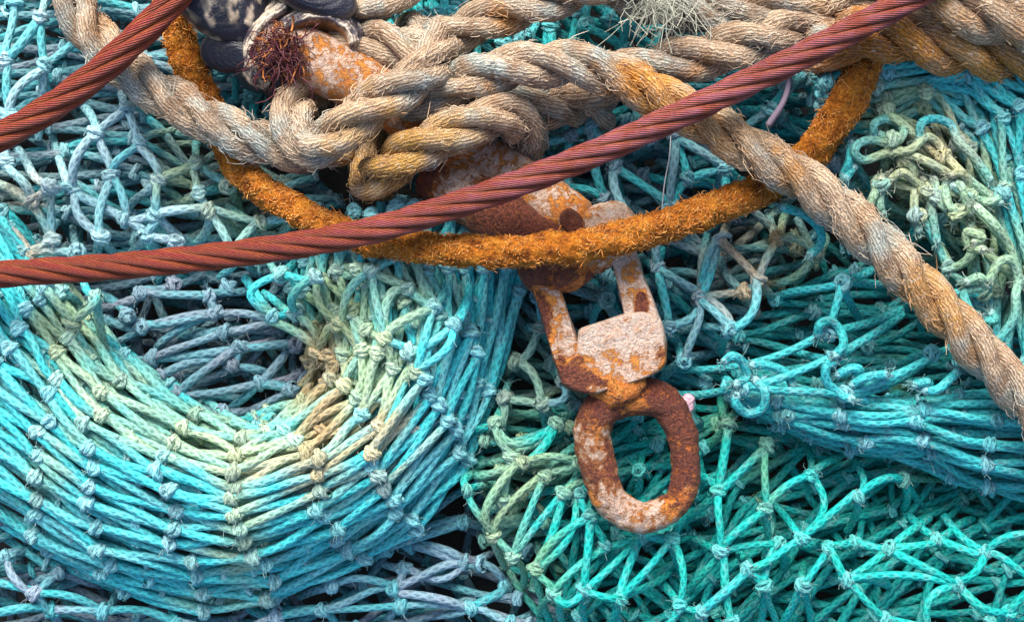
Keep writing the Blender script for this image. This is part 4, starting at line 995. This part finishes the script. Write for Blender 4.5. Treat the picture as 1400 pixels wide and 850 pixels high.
# ------------------------------------------------------------------ metal
def lump(V, amp, sc, seed):
    c = V.mean(axis=-2, keepdims=True)
    d = nrm(V - c)
    return V + d * ((fbm(V, sc, seed, 4) - .5) * 2 * amp + (fbm(V, sc / 3.5, seed + 5, 3) - .5) * amp * 1.4)[..., None]


def bar(mb, pts, rad, col, m=28, seed=0, amp=2.4, n=None, closed=False, round_ends=True, flat=1.0):
    pts = np.array(pts, float); Pw = W(pts[:, 0], pts[:, 1], pts[:, 2])
    A = np.hstack([Pw, np.asarray(rad, float)[:, None], np.asarray(col, float)])
    Lt = np.linalg.norm(np.diff(Pw, axis=0), axis=1).sum(); n = n or int(Lt / 3.5)
    A = catmull(A, n, closed)
    P = A[:, :3]; r = A[:, 3]; c = A[:, 4:7]
    if closed:
        P = np.vstack([P, P[:1]]); r = np.append(r, r[0]); c = np.vstack([c, c[:1]])
        T = np.roll(P[:-1], -1, 0) - np.roll(P[:-1], 1, 0); T = nrm(np.vstack([T, T[:1]]))
        Z = np.array([0, 0, 1.0]); X = nrm(np.cross(T, Z)); Y = np.cross(X, T)
    else:
        T, X, Y = frames(P)
        if round_ends:
            s = np.linspace(0, Lt, len(P)); re = min(18.0, Lt / 3)
            f = np.minimum(np.clip(s / re, 0, 1), np.clip((Lt - s) / re, 0, 1))
            r = r * np.sqrt(np.clip(1 - (1 - f) ** 2, .02, 1))
    a = np.linspace(0, 2 * math.pi, m, endpoint=False)
    V = P[:, None] + r[:, None, None] * (X[:, None] * np.cos(a)[None, :, None] + Y[:, None] * flat * np.sin(a)[None, :, None])
    V = lump(V, amp, 22, seed)
    mb.grid(V[None], np.repeat(c[None, :, None], m, 2), np.arange(len(P))[None] / 3.0, np.linspace(0, 1, m + 1), caps=not closed)


def pillow(mb, poly, zf, half, rnd, col, seed=0, amp=2.0):
    """rounded plate from an outline (photo coords) with its mid plane at height zf(x,y)"""
    q = np.array(poly, float); q = np.vstack([q, q[:1]])
    dd = np.concatenate([[0], np.cumsum(np.linalg.norm(np.diff(q, axis=0), axis=1))]); tt = np.linspace(0, dd[-1], 91)[:-1]
    P = np.stack([np.interp(tt, dd, q[:, 0]), np.interp(tt, dd, q[:, 1])], 1)
    for _ in range(1): P = 0.5 * P + 0.25 * np.roll(P, 1, 0) + 0.25 * np.roll(P, -1, 0)
    c = P.mean(0)
    size = np.abs(P - c).mean() * 1.6
    rings = []
    lay = []
    for k in np.linspace(0, 1, 7): lay.append((0.02 + 0.93 * k * (1 - rnd / size), 1.0))
    for th in np.linspace(90, -90, 15): lay.append((1 - rnd / size * (1 - math.cos(math.radians(th))), math.sin(math.radians(th))))
    for k in np.linspace(1, 0, 7): lay.append((0.02 + 0.93 * k * (1 - rnd / size), -1.0))
    for f, zz in lay:
        q = c + (P - c) * f
        rings.append(W(q[:, 0], q[:, 1], zf(q[:, 0], q[:, 1]) + half * np.sign(zz) * abs(zz) ** .8))
    V = np.array(rings)
    V = V + np.array([0, 0, 1.0]) * ((fbm(V, 20, seed, 4) - .5) * amp * 2.4)[..., None]
    V[..., :2] += ((fbm(V, 20, seed + 30, 4) - .5) * amp * 1.4)[..., None]
    cc = col(V) if callable(col) else np.broadcast_to(np.asarray(col, float), V.shape)
    mb.grid(V[None], cc[None], np.arange(len(V))[None] / 3.0, np.linspace(0, 1, 91), caps=True)


sh = thing('shackle', 'rusty white painted bow shackle lying under the hitched rope, wire and hoop', 'shackle', W(640, 230, 0))
mb = MB(); bar(mb, [(340, 42, 125), (392, 66, 148), (450, 92, 156), (520, 130, 150), (600, 180, 138), (680, 232, 132), (740, 272, 138), (800, 312, 150)], [30, 35, 37, 36, 35, 35, 34, 32],
              [(.55, .15, 0), (.55, .15, 0), (.55, .18, 0), (.46, .35, 0), (.5, .4, 0), (.58, .25, 0), (.58, .28, 0), (.4, .4, 0)], seed=3, amp=3); mb.build('arm', M_R1, sh)
mb = MB(); bar(mb, [(586, 226, 140), (606, 244, 146), (632, 260, 152), (675, 292, 156), (720, 325, 160), (768, 352, 158)], [36, 38, 38, 37, 36, 34], [(.1, .8, 0), (.3, .6, 0), (.6, .4, 0), (.25, .78, 0), (.2, .85, 0), (.2, .7, 0)], seed=4, amp=3); mb.build('arm', M_R1, sh)
mb = MB(); bar(mb, [(712, 378, 140), (745, 362, 150), (790, 340, 156), (835, 318, 156), (872, 304, 150)], [31, 38, 40, 38, 29], [(.3, .7, 0), (.3, .7, 0), (.45, .5, 0), (.6, .3, 0), (.62, .3, 0)], seed=5, amp=4, m=34); mb.build('pin', M_R1, sh)
mb = MB(); bar(mb, [(776, 312, 180), (784, 304, 186), (794, 296, 190)], [17, 19, 15], [(.1, .75, 0)] * 3, seed=6, amp=2, n=14); mb.build('pin_end', M_R1, sh)
mb = MB(); bar(mb, [(742, 368, 160), (772, 372, 165), (812, 352, 166)], [22, 27, 18], [(.25, .55, 0)] * 3, seed=8, amp=3, n=24); mb.build('lug', M_R1, sh)

sw = thing('swivel', 'rusty swivel with forked head and square paint flaked body hanging below the hoop', 'swivel', W(840, 520, 0))


def stain(base, blobs):
    def f(V):
        x, y = unW(V); c = np.broadcast_to(np.asarray(base, float), V.shape).copy()
        for (sx, sy, rx, ry, cc) in blobs:
            w = np.clip(1.5 - np.sqrt(((x - sx) / rx) ** 2 + ((y - sy) / ry) ** 2), 0, 1)[..., None]
            c = c * (1 - w) + np.array(cc, float) * w
        return c
    return f


mb = MB(); pillow(mb, [(714, 352), (736, 348), (756, 360), (768, 400), (783, 445), (797, 485), (806, 520), (790, 532), (768, 526), (756, 490), (742, 440), (728, 395)], lambda x, y: 150 - (y - 350) * .02, 26, 6,
                   stain((.5, .35, 0), [(742, 440, 12, 70, (.2, .75, 0)), (785, 505, 25, 25, (.1, .95, 0)), (752, 385, 18, 25, (.5, .2, 0)), (778, 460, 10, 40, (.62, .2, 0))]), 11, 2.4); mb.build('arm', M_R2, sw)
mb = MB(); pillow(mb, [(828, 330), (850, 322), (868, 334), (880, 375), (894, 410), (907, 445), (910, 480), (885, 490), (860, 470), (852, 430), (844, 390), (834, 350)], lambda x, y: 152 + 0 * x, 24, 6,
                   stain((.66, .3, 0), [(877, 418, 9, 18, (.0, .9, 0)), (860, 370, 10, 20, (.5, .3, 0))]), 12, 2.4); mb.build('arm', M_R2, sw)
mb = MB(); pillow(mb, [(791, 449), (822, 439), (854, 428), (880, 424), (904, 436), (911, 466), (912, 496), (902, 508), (886, 516), (850, 528), (812, 540), (780, 534), (766, 524), (768, 504), (788, 484)], lambda x, y: 156 + 0 * x, 32, 4,
                   stain((.72, .25, 0), [(785, 515, 32, 26, (.05, .9, 0)), (905, 495, 14, 22, (.3, .6, 0)), (835, 520, 20, 10, (.2, .6, 0)), (850, 500, 60, 20, (.56, .3, 0))]), 13, 2.6); mb.build('body', M_R2, sw)
mb = MB(); bar(mb, [(838, 505, 150), (846, 528, 152), (858, 552, 150)], [36, 38, 34], [(.3, .5, 0), (.3, .4, 0), (.2, .6, 0)], seed=14, amp=4, n=26, m=34); mb.build('neck', M_R2, sw)
rp = [(868, 542), (905, 548), (930, 585), (938, 640), (926, 686), (880, 707), (840, 688), (820, 645), (810, 592), (826, 556)]
rc = [(.25, .55, 0), (.14, .68, 0), (.13, .62, 0), (.2, .62, 0), (.40, .5, 0), (.56, .48, 0), (.58, .42, 0), (.40, .62, 0), (.50, .52, 0), (.18, .72, 0)]
mb = MB(); bar(mb, [(x, y, z) for (x, y), z in zip(rp, [150, 148, 144, 140, 137, 136, 138, 142, 147, 150])], [24, 23, 20, 18.5, 19, 20.5, 22, 23, 24, 25], rc, seed=15, amp=3, closed=True, n=190); mb.build('ring', M_R2, sw)

# ------------------------------------------------------------------ mussels
def valve(mb, c, ax, up, Ln, Wd, Ht, kind, seed=0, rim=3.5, open_=False):
    """one mussel shell: c centre of the hinge line (photo coords), ax pointing to the round end, up the domed side"""
    ax = nrm(np.array([ax[0], -ax[1], ax[2]], float)); up = np.array([up[0], -up[1], up[2]], float); up = nrm(up - ax * np.dot(up, ax)); sd = np.cross(ax, up)
    c = W(*c)
    nr, nt = 30, 64
    rr = np.linspace(0, 1, nr); th = np.linspace(0, 2 * math.pi, nt, endpoint=False)
    ox = np.cos(th); w = np.sin(th) * (1 + .38 * np.cos(th)) * .86
    umb = np.array([-0.55, 0.0])

    def surf(r, lift):
        X = umb[0] + (ox - umb[0]) * r; Yy = w * r
        h = np.sqrt(np.clip(1 - r ** 2.2, 0, 1)) * (0.9 - 0.25 * X)
        return X, Yy, h * lift
    rings = []; cols = []
    for side in (0, 1):
        seq = rr if side == 0 else rr[::-1]
        for r in seq:
            X, Yy, h = surf(r, 1.0)
            V = c + ax * (X * Ln / 2)[:, None] + sd * (Yy * Wd / 2)[:, None] + up * (h * Ht - (rim if side else 0) * (1 if r < 1 else .6))[:, None]
            nn = fbm(V, 14, seed)
            if side == 0:
                ridge = .5 + .5 * np.sin(r * 46 + nn * 3)
                V = V + up * (ridge * 1.1 * r)[:, None] + nrm(V - c) * ((nn - .5) * 2.2)[:, None]
                blue = C3(.006, .0065, .014) * (1 + 2.2 * np.clip(fbm(V, 30, seed + 2) - .4, 0, 1))[:, None]
                tanw = C3(.50, .40, .29) + (nn - .5)[:, None] * .3
                if kind == 'striped':
                    f = np.clip((np.sin((X - .3 * Yy ** 2) * 15 + nn * 7) + .1) * 2.0, 0, 1) * np.clip((fbm(V, 16, seed + 4) - .4) * 5, 0, 1) * (.4 + .8 * fbm(V, 6, seed + 6))
                elif kind == 'crusted':
                    f = np.clip((r - .62 + (nn - .5) * .5) * 6, 0, 1) * (.45 + .55 * np.clip(np.sin(r * 75) * 2, 0, 1))
                else:
                    f = np.clip((r - .96) * 20, 0, 1) * .4 + 0 * nn
                col = blue * (1 - f[:, None]) + tanw * f[:, None]
            else:
                f = np.clip((fbm(V, 18, seed + 8) - .35) * 4, 0, 1)[:, None]
                inner = C3(.02, .015, .018) if kind != 'crusted' else C3(.34, .19, .08)
                col = inner * f + C3(.03, .022, .03) * (1 - f)
                if r > .93 and kind == 'crusted': col = C3(.46, .36, .25) * .8 + col * .2
            rings.append(V); cols.append(col)
    mb.grid(np.array(rings)[None], np.array(cols)[None], np.arange(len(rings))[None] * 1.0, np.linspace(0, 1, nt + 1))


GM = 'mussels clustered on the shackle'
mu = thing('mussel', 'open mussel with crusted ridged rims and dark red beard on the shackle bar end', 'mussel', W(395, 70, 0), GM)


def hood(mb, arc, ctr, dz, nod, seed):
    """one gaping shell seen at its lip: outside with growth ridges, lip, hollow inside"""
    A = np.array(arc, float); A = catmull(A, 110)
    prof = [(-20, 95), (-15, 128), (-11, 148)] + [(-11 + 1.35 * q, 148 + 30 * math.sin(q / 14 * math.pi / 2)) for q in range(1, 15)] + [(10, 179), (12, 176), (16, 164), (22, 150), (30, 137), (40, 126), (52, 118)]
    rings = []; cols = []
    s_ = np.linspace(0, 1, len(A)); en = np.sqrt(np.clip(np.minimum(s_, 1 - s_) * 7, 0.02, 1))
    d = ctr - A; L_ = np.linalg.norm(d, axis=1, keepdims=True); d = d / L_
    for k, (o_, z) in enumerate(prof):
        q = A + d * (10 + (o_ - 10) * en)[:, None]
        V = W(q[:, 0], q[:, 1], 110 + (z + dz - 110) * (.35 + .65 * en))
        nn = fbm(V, 8, seed); n2 = fbm(V, 13, seed + 3)
        ext = 3 <= k <= 18
        if ext:
            rd = math.sin(k * 2.1)
            V = V + np.array([0, 0, 1.0]) * (rd * 1.2 + (nn - .5) * (16 if nod else 7))[:, None]
            V[:, :2] += ((nn - .5) * (12 if nod else 6))[:, None]
            f = np.clip((rd * .45 + .15 + (n2 - .5) * 4.5 + (nn - .5) * 2 + (.25 if nod else 0)), 0, 1)[:, None]
            c = C3(.62, .52, .40) * f + C3(.055, .045, .055) * (1 - f)
        elif k < 3: c = np.broadcast_to(C3(.03, .03, .055), V.shape)
        else:
            f = np.clip((n2 - .3) * 3 - (k - 19) * .12 + (0.1 if nod else .35), 0, 1)[:, None]
            c = C3(.40, .20, .07) * f + C3(.045, .03, .035) * (1 - f)
        rings.append(V); cols.append(c)
    mb.grid(np.array(rings)[None], np.array(cols)[None], np.arange(len(rings))[None] * 1.0, np.linspace(0, 1, len(A) + 1), closed_side=False)


mb = MB(); hood(mb, [(372, 128), (352, 112), (338, 90), (333, 64), (344, 38), (364, 17), (392, 2), (415, -8)], np.array([405, 80.]), 0, True, 41); mb.build('shell_valve', M_SH, mu)
mb = MB(); hood(mb, [(368, 46), (390, 28), (425, 15), (458, 19), (482, 36), (490, 60), (482, 78)], np.array([425, 85.]), 10, False, 42); mb.build('shell_valve', M_SH, mu)
nb = 420
o0 = W(388, 72, 186) + rng.normal(0, 12, (nb, 3)) * [1.3, 1.1, .5]
d = nrm(rng.normal(0, 1, (nb, 3)) * [1, 1, .45] + np.array([-.1, -.25, .25])); d2 = nrm(rng.normal(0, 1, (nb, 3)) + [-.2, -.5, -.1]); ln = rng.uniform(14, 40, nb)[:, None]
hp = np.stack([o0, o0 + d * ln * .4, o0 + d * ln * .65 + d2 * ln * .22, o0 + d * ln * .7 + d2 * ln * .55], 1)
bc = np.where(rng.random((nb, 1)) < .10, C3(.40, .13, .03), C3(.075, .013, .02)) * rng.uniform(.6, 1.5, (nb, 1))
mb = MB(); mb.tubes(hp, rng.uniform(.5, .95, nb)[:, None] * np.array([1, 1, .9, .5])[None], np.repeat(bc[:, None], 4, 1), 4); b = mb.build('byssus', M_BYS, mu)
no = 14; o0 = W(396, 60, 194) + rng.normal(0, 7, (no, 3)); d = nrm(rng.normal(0, 1, (no, 3)) * [1, 1, .4]); d2 = nrm(rng.normal(0, 1, (no, 3))); ln = rng.uniform(16, 34, no)[:, None]
mb = MB(); mb.tubes(np.stack([o0, o0 + d * ln * .3, o0 + d * ln * .5 + d2 * ln * .2, o0 + d * ln * .45 + d2 * ln * .5], 1), rng.uniform(.7, 1.5, no), np.repeat((C3(.42, .14, .03) * rng.uniform(.4, 1.4, (no, 1)))[:, None], 4, 1), 5); mb.build('rust_shred', M_BYS, mu)
mb = MB(); valve(mb, (300, 4, 158), (1, .22, -.05), (-.05, -.1, 1), 130, 110, 36, 'striped', 43)
o = mb.build('mussel', M_SH, None, origin=W(312, 14, 0)); tag(o, 'blue black mussel streaked with tan bands, hanging at the top edge', 'mussel', GM)
mb = MB(); valve(mb, (322, 74, 150), (-.93, -.12, 0), (.05, .35, .93), 92, 56, 20, 'plain', 44)
o = mb.build('mussel', M_SH, None, origin=W(322, 74, 0)); tag(o, 'smooth glossy black mussel below the tan streaked mussel', 'mussel', GM)
mb = MB(); valve(mb, (420, -6, 176), (.9, .25, 0), (.05, -.3, .95), 130, 56, 26, 'plain', 45)
o = mb.build('mussel', M_SH, None, origin=W(420, -6, 0)); tag(o, 'dark mussel cut by the top edge behind the open mussel', 'mussel', GM)
mb = MB(); valve(mb, (384, 112, 138), (.35, .93, -.1), (-.25, .2, .9), 74, 56, 20, 'plain', 46)
o = mb.build('mussel', M_SH, None, origin=W(384, 112, 0)); tag(o, 'black mussel tucked under the red beard beside the rusty bar', 'mussel', GM)

# ------------------------------------------------------------------ small things
nt = 170
o0 = W(rng.normal(910, 26, nt), rng.normal(2, 9, nt), rng.normal(168, 8, nt)); d = nrm(np.stack([rng.normal(0, .7, nt), rng.normal(-.7, .5, nt), rng.normal(.15, .3, nt)], 1)); d2 = nrm(rng.normal(0, 1, (nt, 3)) + np.array([0, -.6, -.2])); ln = rng.uniform(22, 62, nt)[:, None]
mb = MB(); mb.tubes(np.stack([o0, o0 + d * ln * .35, o0 + d * ln * .65 + d2 * ln * .12, o0 + d * ln * .75 + d2 * ln * .5], 1), .55, np.repeat((C3(.36, .37, .30) * rng.uniform(.6, 1.3, (nt, 1)))[:, None], 4, 1), 3)
o = mb.build('fibre_tuft', M_FIB, None, origin=W(910, 5, 0)); tag(o, 'pale green white tuft of frayed fibres at the top edge on the brown rope', 'frayed fibre')
mb = MB(); mb.tubes(catmull(W(np.array([917, 915, 908, 904]), np.array([186, 215, 255, 300]), np.array([118, 124, 120, 100])), 20)[None], .9, np.full((1, 20, 3), .62), 5)
o = mb.build('nylon_line', M_FIB, None, origin=W(912, 240, 0)); tag(o, 'thin white nylon line lying on the grey teal net above the hoop', 'fishing line')
mb = MB(); mb.tubes(catmull(W(np.array([1080, 1076, 1068, 1050]), np.array([100, 125, 145, 172]), np.array([128, 134, 132, 122])), 20)[None], np.linspace(3.2, 4.6, 20)[None], np.broadcast_to(C3(.24, .19, .26), (1, 20, 3)), 8, caps=True)
o = mb.build('twig', M_FIB, None, origin=W(1068, 140, 0)); tag(o, 'lavender grey twig standing on the net left of the hoop end', 'twig')
mb = MB()
for (x, y, z, r) in [(935, 556, 128, 13), (926, 548, 124, 9), (941, 547, 126, 9)]:
    t = np.linspace(-1, 1, 9); P = W(x, y, z) + np.stack([t * r * .9, t * r * .4, 0 * t], 1)
    mb.tubes(P[None], (np.sqrt(np.maximum(1.02 - t ** 2, .03)) * r)[None], np.broadcast_to(C3(.58, .36, .42), (1, 9, 3)), 12)
o = mb.build('twine_lump', M_TW, None, origin=W(935, 556, 0)); tag(o, 'faded pink lump of knotted twine touching the oval ring', 'twine')

# ------------------------------------------------------------------ ground
bm = bmesh.new(); bmesh.ops.create_grid(bm, x_segments=8, y_segments=8, size=3.0)
me = bpy.data.meshes.new('ground'); bm.to_mesh(me); bm.free(); me.materials.append(M_GR)
g = bpy.data.objects.new('ground', me); COL.objects.link(g); g.location = (0, 0, -150 * S); g['kind'] = 'structure'
g['label'] = 'dark quay concrete under the heap of nets'

for o in scene.objects:
    if '_o' in o: del o['_o']

# ------------------------------------------------------------------ light and camera
EL, AZ = math.radians(43), math.radians(-14)      # from the top of the picture, a little to the left
w = bpy.data.worlds.new('World'); scene.world = w; w.use_nodes = True
nt_ = w.node_tree; bg = nt_.nodes['Background']; sky = nt_.nodes.new('ShaderNodeTexSky')
sky.sky_type = 'NISHITA'; sky.sun_disc = False; sky.sun_elevation = EL; sky.sun_rotation = AZ; sky.air_density = 1.0; sky.dust_density = 4.0
nt_.links.new(sky.outputs[0], bg.inputs[0]); bg.inputs[1].default_value = 0.074
sl = bpy.data.lights.new('sun', 'SUN'); sl.energy = 1.5; sl.angle = math.radians(32); sl.color = (1, .95, .87)
so = bpy.data.objects.new('sun', sl); COL.objects.link(so)
dv = Vector((math.sin(AZ) * math.cos(EL), math.cos(AZ) * math.cos(EL), math.sin(EL)))
so.rotation_euler = dv.to_track_quat('Z', 'Y').to_euler()
cam = bpy.data.cameras.new('camera'); cam.sensor_width = 36; cam.lens = 36 * D / 1400; cam.clip_start = .01; cam.clip_end = 50
co = bpy.data.objects.new('camera', cam); COL.objects.link(co); co.location = (0, 0, D * S); scene.camera = co
scene.view_settings.view_transform = 'Standard'; scene.view_settings.look = 'None'; scene.view_settings.exposure = 1.78; scene.view_settings.gamma = 1
scene.cycles.max_bounces = 6
